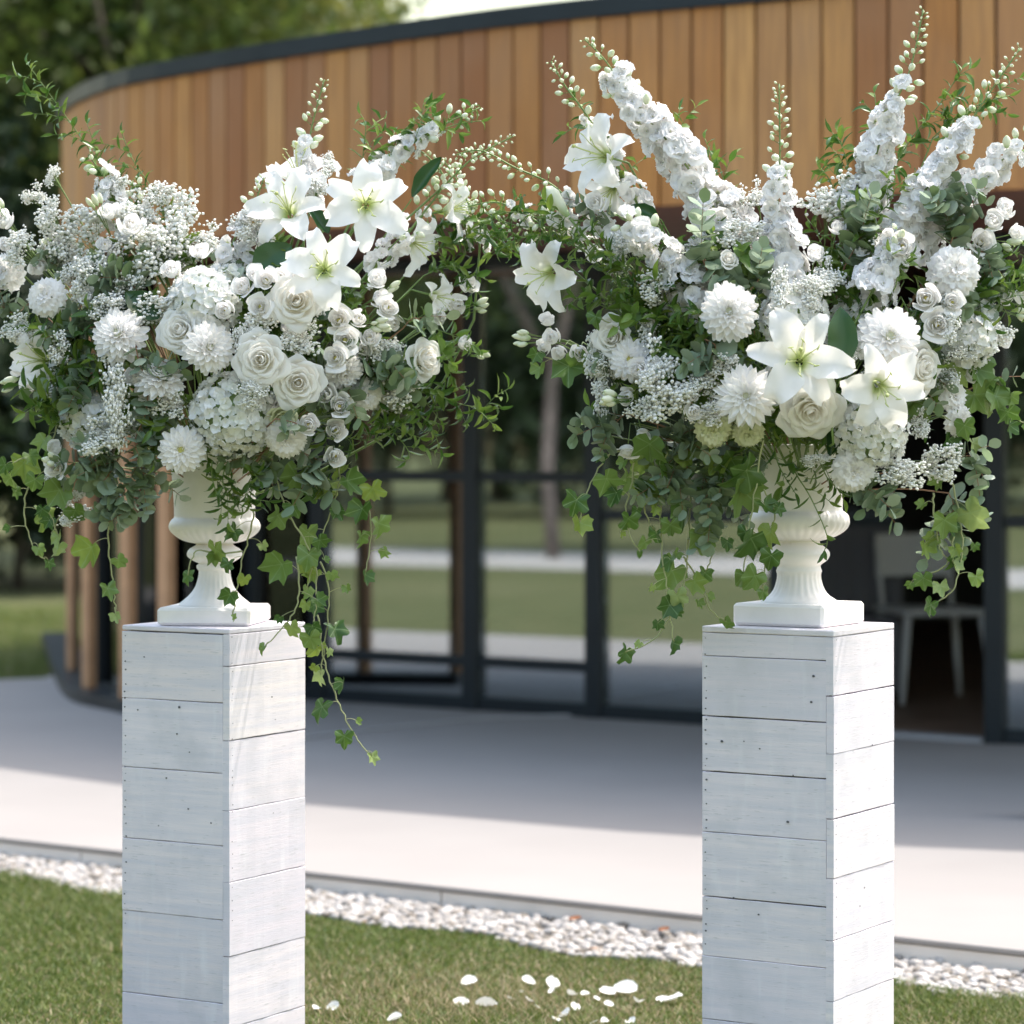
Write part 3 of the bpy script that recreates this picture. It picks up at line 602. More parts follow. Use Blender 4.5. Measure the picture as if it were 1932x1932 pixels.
# each head: unit size = real metres, facing +Z, built under t
def lily(t, g, wide=1.0, curl=1.0, var=0):
    def pb(i): return blade_mesh('petal', .098, .052, ([0, .15, .45, .7, .9, 1], [.25, .5, 1, .88, .46, .04]), ([0, .3, .6, .85, 1], [20, 36, 60 + 8 * i, 100 + 16 * i, 145 + 28 * i]), .16, .22, .0052, 2.4, 12, 7, M['lily'], .12 * (i - 1), i)
    def pn(i): return blade_mesh('petal', .096, .038, ([0, .15, .5, .75, .9, 1], [.35, .6, 1, .75, .4, .04]), ([0, .3, .6, .85, 1], [22, 40, 66 + 8 * i, 108 + 14 * i, 150 + 25 * i]), .12, .18, .0022, 2, 11, 5, M['lily'], -.1 * i, 9 + i)
    A, B = variants('lilyb', pb, 3), variants('lilyn', pn, 3)
    for k in range(3):
        obj('petal', g.choice(A), t, RZ(120 * k + g.uniform(-6, 6)) @ T_(.004, 0, .001) @ RY(g.uniform(-8, 8) * wide))
        obj('petal', g.choice(B), t, RZ(60 + 120 * k + g.uniform(-6, 6)) @ T_(.005, 0, -.001) @ RY(g.uniform(-6, 10) * wide))
    def st(i):
        m = MB(); P = [(0, 0, 0), (.004, 0, .025), (.012, 0, .05), (.022, 0, .066)]
        m.add(*tube(P, [.0011, .001, .0009, .0007], 5)); m.add(*tube([(.019, -.003, .066), (.022, 0, .068), (.025, .003, .070)], [.0008, .0013, .0006], 5)); return m.me('stamen', M['pistil'])
    for k in range(6): obj('stamen', variants('stam', st, 1)[0], t, RZ(60 * k + 30) @ RY(g.uniform(-3, 6)))
    def ps(i):
        m = MB(); m.add(*tube([(0, 0, 0), (0, 0, .03), (.002, 0, .06), (.006, 0, .078)], [.0022, .0014, .0013, .0013], 6)); m.add(*tube([(.006, 0, .077), (.0065, 0, .079), (.007, 0, .082), (.0073, 0, .084)], [.0013, .0034, .0034, .001], 6)); return m.me('pistil', M['pistil'])
    obj('pistil', variants('pist', ps, 1)[0], t, RZ(g.uniform(0, 360)))
def rose(t, g, mat='cream', n=21, openn=1.0):
    openn = g.uniform(.6, 1.5); n = min(n, g.choice([17, 19, 21]))
    key = 'rose' + mat
    def mkp(i):
        f = i / 20; rr = .0085 + .035 * f ** 1.15
        rp = [.15, .62, .86, .97 - .10 * (1 - f) ** 2, 1.02 - .24 * (1 - f) ** 3, 1.30 - .75 * (1 - f) ** 4]; zp = [0, .25, .5, .76, .95, 1 - .08 * min(1, f * 3)]
        return cup_mesh('petal', rr, .043 - .012 * f, rp, zp, 1.9 - 1.05 * f ** .8, .0010 + .0018 * f, 0, i, M[mat], 8, 9, [.5, .8, .98, 1, .95, .60 - .2 * f])
    A = variants(key, mkp, 21); a = g.uniform(0, 360)
    for i in range(n):
        f = i / 20
        obj('petal', A[i], t, RZ(a + i * 137.5) @ T_(.0015 * f, 0, -.004 * f) @ RY((2 + 12 * f) * openn) @ SC(g.uniform(.96, 1.05)))
    obj('heart', variants('rheart' + mat, lambda i: mesh('heart', *lathe([(.0005, .0), (.004, .01), (.0045, .018), (.003, .024), (.0005, .027)], 10), M[mat], True, [(.8, 0)] * 50), 1)[0], t)
def dahlia(t, g, mat='petal', heart=False, spiky=False):
    def mkp(i):
        pt = .35 if i % 2 else .12
        return blade_mesh('petal', .050, .0175, ([0, .3, .6, .85, 1], [.45, .8, 1, .85, pt + .05]), ([0, .4, 1], [0, 8, -14 + 12 * (i % 3)]), .55, .1, .0006, 2, 6, 5, M[mat], 0, i)
    def mks(i): return blade_mesh('petal', .052, .0160, ([0, .3, .6, .85, 1], [.5, .9, 1, .7, .05]), ([0, .5, 1], [0, 3, -8 + 10 * i]), .5, .1, .0004, 2, 6, 5, M[mat], 0, i)
    A = variants('dahs' + mat, mks, 3) if spiky else variants('dah' + mat, mkp, 4)
    rings = [(96, 1.0, 17, -.002), (84, .98, 17, .002), (72, .92, 16, .006), (58, .82, 14, .009), (44, .68, 12, .012), (32, .54, 10, .015), (20, .42, 8, .018), (9, .32, 6, .019)]
    fl = g.uniform(-9, 7)
    for k, (p, l, c, z) in enumerate(rings):
        p = max(4, p + fl); c += g.choice((-1, 0, 1))
        for j in range(c):
            obj('petal', g.choice(A), t, RZ(360 / c * j + k * 13 + g.uniform(-5, 5)) @ T_(.004, 0, z) @ RY(p + g.uniform(-6, 6)) @ SC(l * g.uniform(.93, 1.06)))
    obj('heart', variants('dheart%d' % heart, lambda i: mesh('heart', *lathe([(.0005, 0.0), (.009, .002), (.011, .010), (.008, .018), (.0005, .021)], 10), M['yellow'] if heart else M[mat]), 1)[0], t, T_(0, 0, .006))
def carnation(t, g, mat='petal'):
    def mkp(i): return cup_mesh('petal', .030, .021, [.08, .3, .5, .72, .9, 1.05], [0, .45, .75, .9, .98, 1.0], .62, .0034, 2.2, 40 + i, M[mat], 6, 11, [.3, .5, .75, .95, 1.1, 1.2])
    A = variants('carn' + mat, mkp, 5)
    for k, (p, s, c) in enumerate([(46, 1.0, 9), (30, .98, 9), (12, .9, 8), (-8, .78, 7), (-26, .62, 5), (-42, .48, 4)]):
        for j in range(c): obj('petal', g.choice(A), t, RZ(360 / c * j + k * 27 + g.uniform(-8, 8)) @ T_(0, 0, .002 * k) @ RY(p + g.uniform(-7, 7)) @ SC(s * g.uniform(.94, 1.08)))
    obj('calyx', variants('calyx', lambda i: mesh('calyx', *lathe([(.002, -.022), (.006, -.02), (.008, -.008), (.0075, .004)], 10), M['stem']), 1)[0], t)
def lisianthus(t, g, op=0.6, mat='petal', n=12):
    key = 'lis%s%d' % (mat, int(op * 10))
    def mkp(i):
        f = i / 4; rr = .006 + .017 * f; fl = op * (.2 + .6 * f)
        return cup_mesh('petal', rr, .034 - .004 * f, [.12, .6, .92, 1.0, .98 + fl * .25 - .25 * (1 - f) * (1 - op), .92 + fl * .9 - .55 * (1 - f) * (1 - op * .8)], [0, .2, .45, .7, .9, 1 - fl * .12], 1.45 - .5 * f, .0016, 0, 70 + i, M[mat], 7, 7, [.5, .85, 1, 1.05, 1, .72])
    A = variants(key, mkp, 5)
    for i in range(n): obj('petal', A[min(4, i * 5 // n)], t, RZ(i * 137.5 + g.uniform(-9, 9)) @ RY(g.uniform(-2, 5)) @ SC(g.uniform(.95, 1.05)))
    obj('heart', variants('lheart', lambda i: mesh('heart', *tube([(0, 0, 0), (0, 0, .012), (0, 0, .019), (0, 0, .022)], [.003, .005, .004, .001], 7), M['yellow']), 1)[0], t)
def bud_mesh(i=0, r=.0075, L=.026):
    V, Fc = lathe([(.0004, -.002), (r * .55, 0), (r * .95, L * .25), (r, L * .5), (r * .8, L * .75), (r * .35, L * .94), (.0004, L)], 8)
    uv = [(max(0, min(1, v[2] / L)), 0) for v in V]; return mesh('bud', V, Fc, M['bud'], True, uv)
def four_petal(i, r=.0155, n=4, mat='hydra', rf=.0028):
    g = random.Random(200 + i); m = MB()
    for k in range(n):
        a0 = 360 / n * k + g.uniform(-7, 7); Mx = RZ(a0) @ RY(72 + g.uniform(-16, 16)); ph = g.uniform(0, 6)
        V = []; UV = []
        for ii, t in enumerate((0, .35, .72, 1.0)):
            for jj in range(5):
                s = -1 + jj / 2; w = r * (.28, .85, 1.02, .45)[ii] * .62
                V.append(Mx @ Vector((rf * math.sin(ph + s * 2.5 + t * 4) * t - .15 * r * t * s * s, s * w, r * t * (1.05 - .12 * s * s)))); UV.append((t, 0))
        m.add(V, grid_faces(4, 5), UV)
    return m.me('floret', M[mat])
def double_floret(i):
    g = random.Random(300 + i); m = MB()
    for ring, (n, r, p, z) in enumerate([(5, .0205, 76, 0), (5, .0155, 58, .001), (3, .0060, 30, .002)]):
        for k in range(n):
            Mx = T_(0, 0, z) @ RZ(360 / n * k + ring * 36 + g.uniform(-8, 8)) @ RY(p + g.uniform(-12, 12)); ph = g.uniform(0, 6); V = []; UV = []
            for ii, t in enumerate((0, .4, .78, 1.0)):
                for jj in range(4):
                    s = -1 + jj / 1.5; w = r * (.28, .9, 1.0, .6)[ii] * .66
                    V.append(Mx @ Vector((.0034 * math.sin(ph + s * 3.4 + t * 5) * t, s * w, r * t * (1 - .15 * s * s)))); UV.append((t if ring == 0 else .2 + t, 0))
            m.add(V, grid_faces(4, 4), UV)
    m.add(*(lambda v, f: (v, f))(*tube([(0, 0, 0), (0, 0, .004), (0, 0, .006)], [.0015, .0018, .0004], 5)), [(0, 0)] * 15)
    return m.me('floret', M['floret'])
def hydrangea(t, g, r, mat='hydra', cover=.62, n=None):
    A = variants('fl' + mat, lambda i: four_petal(i, mat=mat), 5); n = n or int(150 * (r / .085) ** 1.9)
    for i in range(n):
        z = 1 - (i + .5) / n * 2 * cover; a = i * 2.39996 + g.uniform(-.15, .15); q = math.sqrt(max(0, 1 - z * z)); d = Vector((q * math.cos(a), q * math.sin(a), z))
        obj('floret', g.choice(A), t, face(d * (r - .004 - g.uniform(0, .010)), d + Vector((g.uniform(-.42, .42), g.uniform(-.42, .42), .1)), g.uniform(.72, .98), g.uniform(0, 360)))
    obj('stalks', variants('hst', lambda i: mesh('stalks', *lathe([(.0005, -.7), (.5, -.55), (.80, -.05), (.74, .45), (.4, .74), (.0005, .84)], 14), M['stem']), 1)[0], t, SC(r * .92))
def leaf_at(name, me, parent, p, tan, side, pitch, s, roll=0):
    """a leaf whose midrib leaves the stem at pitch degrees, in the direction side (a vector square to tan)"""
    tan = tan.normalized(); sd = (side - tan * side.dot(tan)); sd = sd.normalized() if sd.length > 1e-6 else tan.orthogonal().normalized()
    y = tan.cross(sd); Mx = Matrix((( sd.x, y.x, tan.x, p.x), (sd.y, y.y, tan.y, p.y), (sd.z, y.z, tan.z, p.z), (0, 0, 0, 1)))
    return obj(name, me, parent, Mx @ RY(pitch) @ RZ(roll) @ SC(s))
def lance(i, mat='ruscus', L=.046, W=.0165): return blade_mesh('leaf', L, W, ([0, .12, .4, .75, 1], [.08, .62, 1, .6, .02]), ([0, .5, 1], [0, 10 + 8 * i, 25 + 16 * i]), .22, .18, .0007, 2, 7, 5, M[mat], .15 * (i - 1), i)
def rnd_leaf(i, mat='euca'): return blade_mesh('leaf', .036, .034, ([0, .1, .25, .5, .8, .94, 1], [.08, .35, .82, 1, .82, .45, .05]), ([0, .08, .5, 1], [0, 8, 12, 16]), .10 * (i - 1), .05, .0006, 2, 8, 5, M[mat], 0, i)
def broad_leaf(i): return blade_mesh('leaf', .13, .062, ([0, .1, .35, .65, .88, 1], [.10, .5, .98, .92, .45, .02]), ([0, .5, 1], [0, 12, 26]), .25, .25, .0025, 2, 12, 7, M['broad'], .2, i)
def ivy_leaf(i):
    g = random.Random(500 + i); tips = [(0, 1.0), (52, .78), (112, .56)]
    out = []
    key = [(0, 1.0), (11, .86), (25, .66), (38, .76), (50, .90), (64, .78), (82, .60), (100, .68), (118, .74), (136, .66), (156, .46), (174, .16)]
    jit = [g.uniform(.86, 1.14) for _ in key]
    half = [(a, r * j) for (a, r), j in zip(key, jit)]; half2 = [(-a, r * g.uniform(.92, 1.08)) for a, r in half[1:]]
    poly = half + half2[::-1]
    V = [(0, 0, 0)]; UV = [(0, 0)]; n = len(poly); fold = g.uniform(.1, .75); cv = g.uniform(-.6, .9)
    vein = {0, 4, 8, 14, 18} if n == 23 else set()
    for ring in (.35, .7, 1.0):
        for k, (a, r) in enumerate(poly):
            rr = r * ring * .032; x = rr * math.sin(R(a)); y = rr * math.cos(R(a)) ; q = math.hypot(x, y)
            z = abs(x) * fold - (q * q) * cv * 18 + .0026 * math.sin(a * .09 + i) * ring * ring + (-.0012 if k in vein else .0006) * ring
            V.append((z, x, y)); UV.append((ring, 0.0 if k in vein else .5))
    V[0] = (0, 0, 0); Fc = [(0, 1 + k, 1 + (k + 1) % n) for k in range(n)]
    for q in range(2):
        for k in range(n): Fc.append((1 + q * n + k, 1 + (q + 1) * n + k, 1 + (q + 1) * n + (k + 1) % n, 1 + q * n + (k + 1) % n))
    return mesh('leaf', V, Fc, M['ivy'], True, UV)
def gyp_cloud(i, n=480):
    g = np.random.RandomState(700 + i); d = g.normal(0, 1, (n, 3)); d /= np.linalg.norm(d, axis=1)[:, None]
    nb = 14; c = g.normal(0, 1, (nb, 3)); c /= np.linalg.norm(c, axis=1)[:, None]; c *= g.uniform(.3, .82, (nb, 1)); w = g.randint(0, nb, n)
    P = (c[w] + d * g.uniform(.1, .42, (n, 1)) ** 1.0) * .05; s = g.uniform(.0019, .0040, n)
    return scatter_ico(P, np.stack([s, s, s * .85], -1), 'blossom', M['gyp'], g.uniform(0, 1, n), .22), c * .05, P
def gyp_twigs(i, c, P):
    g = random.Random(i); m = MB(); root = Vector((0, 0, -.075))
    for q in c: 
        q = Vector(q); m.add(*tube(bez(root, Vector((q.x * .3, q.y * .3, -.03)), q, 4), .0005, 4, False))
    for q in P[::2]:
        q = Vector(q); b = min((Vector(k) for k in c), key=lambda k: (k - q).length); m.add(*tube([b, q], .0003, 3, False))
    return m.me('twig', M['stem'])
# ---------------------------------------------------------------- the two arrangements
ARR = {'L': dict(cx=405, cy=690, D=cL.y, rx=500, ry=430, dep=.30, throat=Vector((cL.x, cL.y, topL + .30))),
       'R': dict(cx=1500, cy=650, D=cR.y, rx=500, ry=440, dep=.30, throat=Vector((cR.x, cR.y, topR + .29)))}
SIDE = ['L']
def where(x, y, dz=None):
    A = ARR[SIDE[0]]; nx, ny = (x - A['cx']) / A['rx'], (y - A['cy']) / A['ry']
    d = A['dep'] * math.sqrt(max(0, 1 - nx * nx - ny * ny)) if dz is None else dz
    return A, at(x, y, A['D'] - d)
def outward(A, p, k=.55):
    c = A['throat'] + Vector((0, .05, .12)); d = (p - c).normalized(); return (d + Vector((0, -k, .18))).normalized()
def fdir(A, p, f):
    if f is None: return outward(A, p)
    return Vector((f[0], -f[2], f[1])).normalized()
def stem_to(t, A, p, d, r=.0022, mat='stem', back=.05, Minv=None):
    """the stem runs from behind the head down into the urn"""
    q = p - d * back; th = A['throat'] + Vector((rnd.uniform(-.03, .03), rnd.uniform(-.03, .03), rnd.uniform(-.06, -.02)))
    P = [p - d * .004, q] + bez(q, q * .45 + th * .55 + Vector((0, .05, .05)), th, 6)[1:]
    Mi = t.matrix_basis.inverted(); P = [Mi @ v for v in P]; sc = t.matrix_basis.to_scale().x
    obj('stem', mesh('stem', *tube(P, r / sc, 5), M[mat]), t)
seedc = [0]
def G():
    seedc[0] += 1; return random.Random(seedc[0])
HEAD = {'lily': (.140, lily, 'lily', 'lily'), 'rose': (.086, rose, 'rose', 'rose'), 'dahlia': (.104, dahlia, 'dahlia', 'dahlia'), 'carnation': (.070, carnation, 'carnation', 'carnation'), 'lisianthus': (.052, lisianthus, 'lisianthus', 'lisianthus')}
def head(kind, x, y, dia, f, label, dz=None, **kw):
    A, p = where(x, y, dz); real = dia / F * p.y; s = real / HEAD[kind][0]; d = fdir(A, p, f)
    side = 'left' if A is ARR['L'] else 'right'
    gname = {'lily': 'lilies', 'rose': 'roses', 'dahlia': 'dahlias', 'carnation': 'carnations', 'lisianthus': 'lisianthus blooms'}[kind]
    t = thing(kind, label, 'flower', None, 'white %s in the %s urn' % (gname, side), face(p, d, s)); HEAD[kind][1](t, G(), **kw)
    stem_to(t, A, p, d, .0026 if kind != 'lisianthus' else .0014); return t
def hydra(x, y, r, f, label, dz=None, mat='hydra', squash=1, n=None):
    A, p = where(x, y, dz); rr = r / F * p.y; d = fdir(A, p, f); p = p - d * rr * .55
    t = thing('hydrangea', label, 'flower', None, 'hydrangeas in the %s urn' % ('left' if A is ARR['L'] else 'right'), face(p, d, 1)); hydrangea(t, G(), rr, mat, n=n); stem_to(t, A, p, d, .003, back=rr); return t
def curve_pts(pts, n=6, dz=None, dzs=None):
    P = []
    for i, q in enumerate(pts):
        A, p = where(q[0], q[1], q[2] if len(q) > 2 else dz); P.append(p)
    return where(pts[-1][0], pts[-1][1])[0], catmull(P, n)
def along(P):
    """arc-length table"""
    L_ = [0]
    for a, b in zip(P, P[1:]): L_.append(L_[-1] + (b - a).length)
    def at_(s):
        s = max(0, min(L_[-1], s)); i = min(len(P) - 2, max(0, int(np.searchsorted(L_, s)) - 1)); k = (s - L_[i]) / max(1e-9, L_[i + 1] - L_[i]); return P[i].lerp(P[i + 1], k), (P[i + 1] - P[i]).normalized()
    return L_[-1], at_
def delph(pts, buds, label, w=1.0, dens=1.0, dz=None, name='delphinium', taper=True):
    """pts run from the urn end up to the tip; the last part (fraction buds) carries buds"""
    g = G(); pts = [pts[0]] + [(q[0] + g.uniform(-5, 5), q[1] + g.uniform(-4, 4)) for q in pts[1:-1]] + [pts[-1]]
    A, P = curve_pts(pts, 6, dz); Lt, at_ = along(P); base = P[0]
    t = thing(name, label, 'flower', base, 'delphinium spikes in the %s urn' % ('left' if A is ARR['L'] else 'right'))
    th = A['throat'] + Vector((rnd.uniform(-.02, .02), rnd.uniform(-.02, .02), -.05)); d0 = (P[1] - P[0]).normalized()
    Q = bez(th, base - d0 * (base - th).length * .5, base, 5)[:-1] + P
    obj('stem', mesh('stem', *tube([q - base for q in Q], [.0030 - .0017 * i / len(Q) for i in range(len(Q))], 6), M['stem']), t)
    FLm = variants('dfl', double_floret, 5); Bm = variants('dbud', lambda i: bud_mesh(i, .0054, .0160), 1)
    s = .004; k = 0; Lf = Lt * (1 - buds); ph = g.uniform(0, 6)
    while s < Lf:
        p, tan = at_(s); a = k * 2.4 + g.uniform(-.5, .5); o1 = tan.orthogonal().normalized(); o2 = tan.cross(o1); d = (o1 * math.cos(a) + o2 * math.sin(a)); f = s / max(Lf, .01)
        tp = (1.22 - .62 * f ** 1.6) if taper else 1; rad = .0215 * w * tp * g.uniform(.55, 1.22); sz = g.uniform(.74, 1.26) * (1.12 - .34 * f) * w ** .35
        if f > .72 and g.random() < (f - .72) * 2.2:                # half open buds near the tip
            obj('bud', Bm[0], t, face(p - base + d * rad, d + tan * .6, 1.35 * g.uniform(.8, 1.2), 0))
        elif g.random() > .05 + .10 * (math.sin(s * 60 + ph) > .75):
            obj('floret', g.choice(FLm), t, face(p - base + d * rad, d + tan * g.uniform(-.4, .75) + Vector((g.uniform(-.45, .45), -.25, g.uniform(-.15, .45))), sz, g.uniform(0, 360)))
        k += 1; s += .0070 / dens / (w ** .5) * g.uniform(.7, 1.3)
    while s < Lt:
        p, tan = at_(s); f = (s - Lf) / max(1e-6, Lt - Lf); a = k * 2.4 + g.uniform(-.4, .4); o1 = tan.orthogonal().normalized(); o2 = tan.cross(o1); d = (o1 * math.cos(a) + o2 * math.sin(a)); r = .016 * (1 - .75 * f) + .003; sz = (1.2 - .8 * f) * g.uniform(.65, 1.25)
        obj('bud', Bm[0], t, face(p - base + (d + tan * .5) * r, d + tan * g.uniform(.3, 1.1) + Vector((g.uniform(-.3, .3), 0, g.uniform(-.4, .3))), sz, 0)); obj('pedicel', variants('ped', lambda i: mesh('pedicel', *tube([(0, 0, 0), (0, 0, 1)], .0007, 4), M['stem']), 1)[0], t, Matrix.Translation(p - base) @ (d + tan * .5).to_track_quat('Z', 'Y').to_matrix().to_4x4() @ Matrix.Diagonal((1, 1, r * 1.1, 1))); k += 1; s += .0085 - .0045 * f
    return t
def gyp(x, y, r, label, dz=None, f=None, sq=(1, 1)):
    A, p = where(x, y, dz); d = fdir(A, p, f); i = len(PM.setdefault('gypn', [])) % 5; PM['gypn'].append(1)
    if ('gc', i) not in PM:
        me, c, P = gyp_cloud(i); PM[('gc', i)] = (me, gyp_twigs(i, c, P))
    t = thing('babys_breath', label, 'flower', None, 'baby\'s breath sprays in the %s urn' % ('left' if A is ARR['L'] else 'right'), face(p, d, 1, 0) @ SC(1.15 * r / F * p.y / .05) @ Matrix.Diagonal((sq[0], sq[1], 1, 1)))
    o = obj('blossom', PM[('gc', i)][0], t); o['kind'] = 'stuff'; obj('twig', PM[('gc', i)][1], t); stem_to(t, A, p, d, .0012, back=.04); return t
def sprig(pts, kind, label, sp=.016, s=1.0, dz=None, sub=0, anchor=True, mat=None, grp=None, spread=1.0):
    """leafy branch: pts from its rooted end to the tip"""
    A, P = curve_pts(pts, 6, dz); Lt, at_ = along(P); g = G(); base = P[0]; side = 'left' if A is ARR['L'] else 'right'
    nm, cat = {'ruscus': ('ruscus_branch', 'foliage'), 'bright': ('smilax_branch', 'foliage'), 'euca': ('eucalyptus_branch', 'foliage')}[kind]
    t = thing(nm, label, cat, base, grp or {'ruscus': 'green ruscus branches', 'bright': 'bright smilax branches', 'euca': 'eucalyptus branches'}[kind] + ' in the %s urn' % side)
    Q = P
    if anchor:
        th = A['throat'] + Vector((rnd.uniform(-.02, .02), rnd.uniform(-.02, .02), -.04)); Q = bez(th, (th + base) / 2 + Vector((0, .03, .04)), base, 5)[:-1] + P
    obj('stem', mesh('stem', *tube([q - base for q in Q], [.0018 - .0010 * i / len(Q) for i in range(len(Q))], 5), M['twig' if kind == 'euca' else 'stem']), t)
    LM = {'ruscus': lambda: variants('lr', lambda i: lance(i), 4), 'bright': lambda: variants('lb', lambda i: lance(i, 'ruscus2', .042, .021), 3), 'euca': lambda: variants('le', rnd_leaf, 3)}[kind]()
    def leaves(at__, L2, s0):
        q = s0; k = 0
        while q < L2:
            p, tan = at__(q); a = k * (2.2 if kind != 'euca' else 1.57) + g.uniform(-.5, .5); o1 = tan.orthogonal().normalized(); o2 = tan.cross(o1); f = q / L2
            for e in ((0,) if kind != 'euca' else (0, math.pi)):
                d = o1 * math.cos(a + e) + o2 * math.sin(a + e)
                leaf_at('leaf', g.choice(LM), t, p - base, tan, d, g.uniform(35, 70) * spread, s * (1.12 if kind != 'euca' else 1.05) * g.uniform(.75, 1.15) * (1.05 - .35 * f), g.uniform(-25, 25))
            k += 1; q += sp * (1 if kind != 'euca' else 1.35) * g.uniform(.8, 1.2)
        p, tan = at__(L2); leaf_at('leaf', g.choice(LM), t, p - base, tan, tan.orthogonal(), 4, s * .7)
    leaves(at_, Lt, .01)
    for j in range(sub):
        q = Lt * (j + .6) / (sub + .6); p, tan = at_(q); o1 = tan.orthogonal().normalized(); o2 = tan.cross(o1); a = g.uniform(0, 6.28); d = (o1 * math.cos(a) + o2 * math.sin(a) * .6 + tan * .9).normalized(); l2 = g.uniform(.05, .09) * s
        P2 = [p, p + d * l2 * .5 + Vector((0, 0, .006)), p + d * l2]; obj('side_stem', mesh('side_stem', *tube([v - base for v in P2], .0008, 4), M['twig' if kind == 'euca' else 'stem']), t)
        L3, at3 = along(P2); leaves(at3, L3, .012)
    return t
def ivy(pts, label, leaves, s=1.0, dz=None):
    """trailing vine; leaves: (fraction along, side angle, size)"""
    A, P = curve_pts(pts, 7, dz); Lt, at_ = along(P); g = G(); base = P[0]
    t = thing('ivy_vine', label, 'foliage', base, 'ivy vines hanging from the %s urn' % ('left' if A is ARR['L'] else 'right'))
    P2 = [q + Vector((g.uniform(-1, 1), g.uniform(-1, 1), 0)) * .0025 for q in P]
    obj('stem', mesh('stem', *tube([q - base for q in P2], [.0021 - .0009 * i / len(P) for i in range(len(P))], 6), M['vine']), t)
    LV = variants('ivl', ivy_leaf, 7)
    leaves = max(3, round(leaves * .85))
    for i in range(leaves):
        f = (i + .7) / leaves; p, tan = at_(Lt * f); sx = 1 if i % 2 else -1
        off = Vector((sx * g.uniform(.2, 1), g.uniform(-.8, .3), g.uniform(-.5, .35))).normalized() * g.uniform(.016, .048) * (1.1 - .4 * f)
        if i == leaves - 1: off = tan * .015
        e = p + off; mid = p + off * .5 + Vector((g.uniform(-.006, .006), g.uniform(-.006, .006), g.uniform(.004, .014)))
        obj('petiole', mesh('petiole', *tube([v - base for v in bez(p, mid, e, 5)], .0007, 5, False), M['vine']), t)
        tip = (Vector((off.x * 12, 0, -1 + g.uniform(-.3, .4))) + Vector((g.uniform(-.5, .5), g.uniform(-.4, .4), 0))).normalized()
        nrm = (Vector((g.uniform(-1.4, 1.4), -1, g.uniform(-.4, 1.2)))); nrm = (nrm - tip * nrm.dot(tip)).normalized(); y = tip.cross(nrm)
        ss = s * 1.1 * g.choice((.5, .75, .9, 1, 1.15, 1.35)) * (1.08 - .42 * f)
        Mx = Matrix(((nrm.x, y.x, tip.x, e.x - base.x), (nrm.y, y.y, tip.y, e.y - base.y), (nrm.z, y.z, tip.z, e.z - base.z), (0, 0, 0, 1)))
        obj('leaf', g.choice(LV), t, Mx @ SC(ss))
    return t
def bleaf(x, y, tipx, tipy, w, label, dz=None):
    A, p = where(x, y, dz); B, q = where(tipx, tipy, None if dz is None else dz + .02); v = q - p; L_ = v.length; tip = v.normalized(); nrm = Vector((rnd.uniform(-.4, .4), -1, .35)); nrm = (nrm - tip * nrm.dot(tip)).normalized(); yv = tip.cross(nrm)
    # blade_mesh bends towards +X; show its upper side (-X) to the viewer
    Mx = Matrix(((-nrm.x, -yv.x, tip.x, p.x), (-nrm.y, -yv.y, tip.y, p.y), (-nrm.z, -yv.z, tip.z, p.z), (0, 0, 0, 1)))
    t = thing('broad_leaf', label, 'foliage', None, 'single broad leaves in the %s urn' % ('left' if A is ARR['L'] else 'right'), Mx)
    obj('blade', variants('brd', broad_leaf, 2)[rnd.randint(0, 1)], t, Matrix.Diagonal((1, w / 62 * L_ / L_, L_ / .13, 1))); stem_to(t, A, p, tip, .0016, back=.01); return t
def budstem(x, y, tx, ty, r, label, dz=None, name='lily_bud', k=1.0):
    A, p = where(x, y, dz); B, q = where(tx, ty, dz); v = q - p
    t = thing(name, label, 'flower bud', None, None, face(p, v, 1, 0)); L_ = v.length; r_ = r / F * p.y
    V = []; n = 12
    for i in range(11):
        f = i / 10; rr = r_ * interp(f, [0, .1, .35, .7, .92, 1], [.30, .42, .72, 1, .7, .08])
        for j in range(n):
            a = 2 * math.pi * j / n; V.append((rr * (1 + .10 * abs(math.cos(1.5 * a))) * math.cos(a), rr * (1 + .10 * abs(math.cos(1.5 * a))) * math.sin(a), f * L_))
    obj('bud', mesh('bud', V, grid_faces(11, n, True), M['bud'], True, [(v_[2] / L_, 0) for v_ in V]), t); stem_to(t, A, p, v.normalized(), .0026); return t
def lisbuds(x, y, n, spread, label, f, dz=None):
    """a cluster of closed buds on thin stalks"""
    A, p = where(x, y, dz); d = fdir(A, p, f); g = G(); t = thing('bud_spray', label, 'flower bud', p, 'closed bud sprays in the %s urn' % ('left' if A is ARR['L'] else 'right'))
    root = -d * spread * 1.3 / F * p.y * 2
    for i in range(n):
        o = (d + Vector((g.uniform(-.6, .6), g.uniform(-.4, .4), g.uniform(-.6, .6)))).normalized() * g.uniform(.3, 1) * spread / F * p.y
        obj('bud', variants('lbud', lambda i: bud_mesh(i, .0072, .030), 1)[0], t, face(o, d + o.normalized() * .6, g.uniform(.6, 1.1), 0)); obj('stalk', mesh('stalk', *tube([v for v in bez(root, root * .3 + o * .5, o, 4)], .0009, 4), M['stem']), t)
    stem_to_w(t, A, p, root); return t
def stem_to_w(t, A, p, root):
    th = A['throat'] - p; obj('stem', mesh('stem', *tube(bez(root, root * .5 + th * .5 + Vector((0, .04, .03)), th, 6), .0013, 5), M['stem']), t)
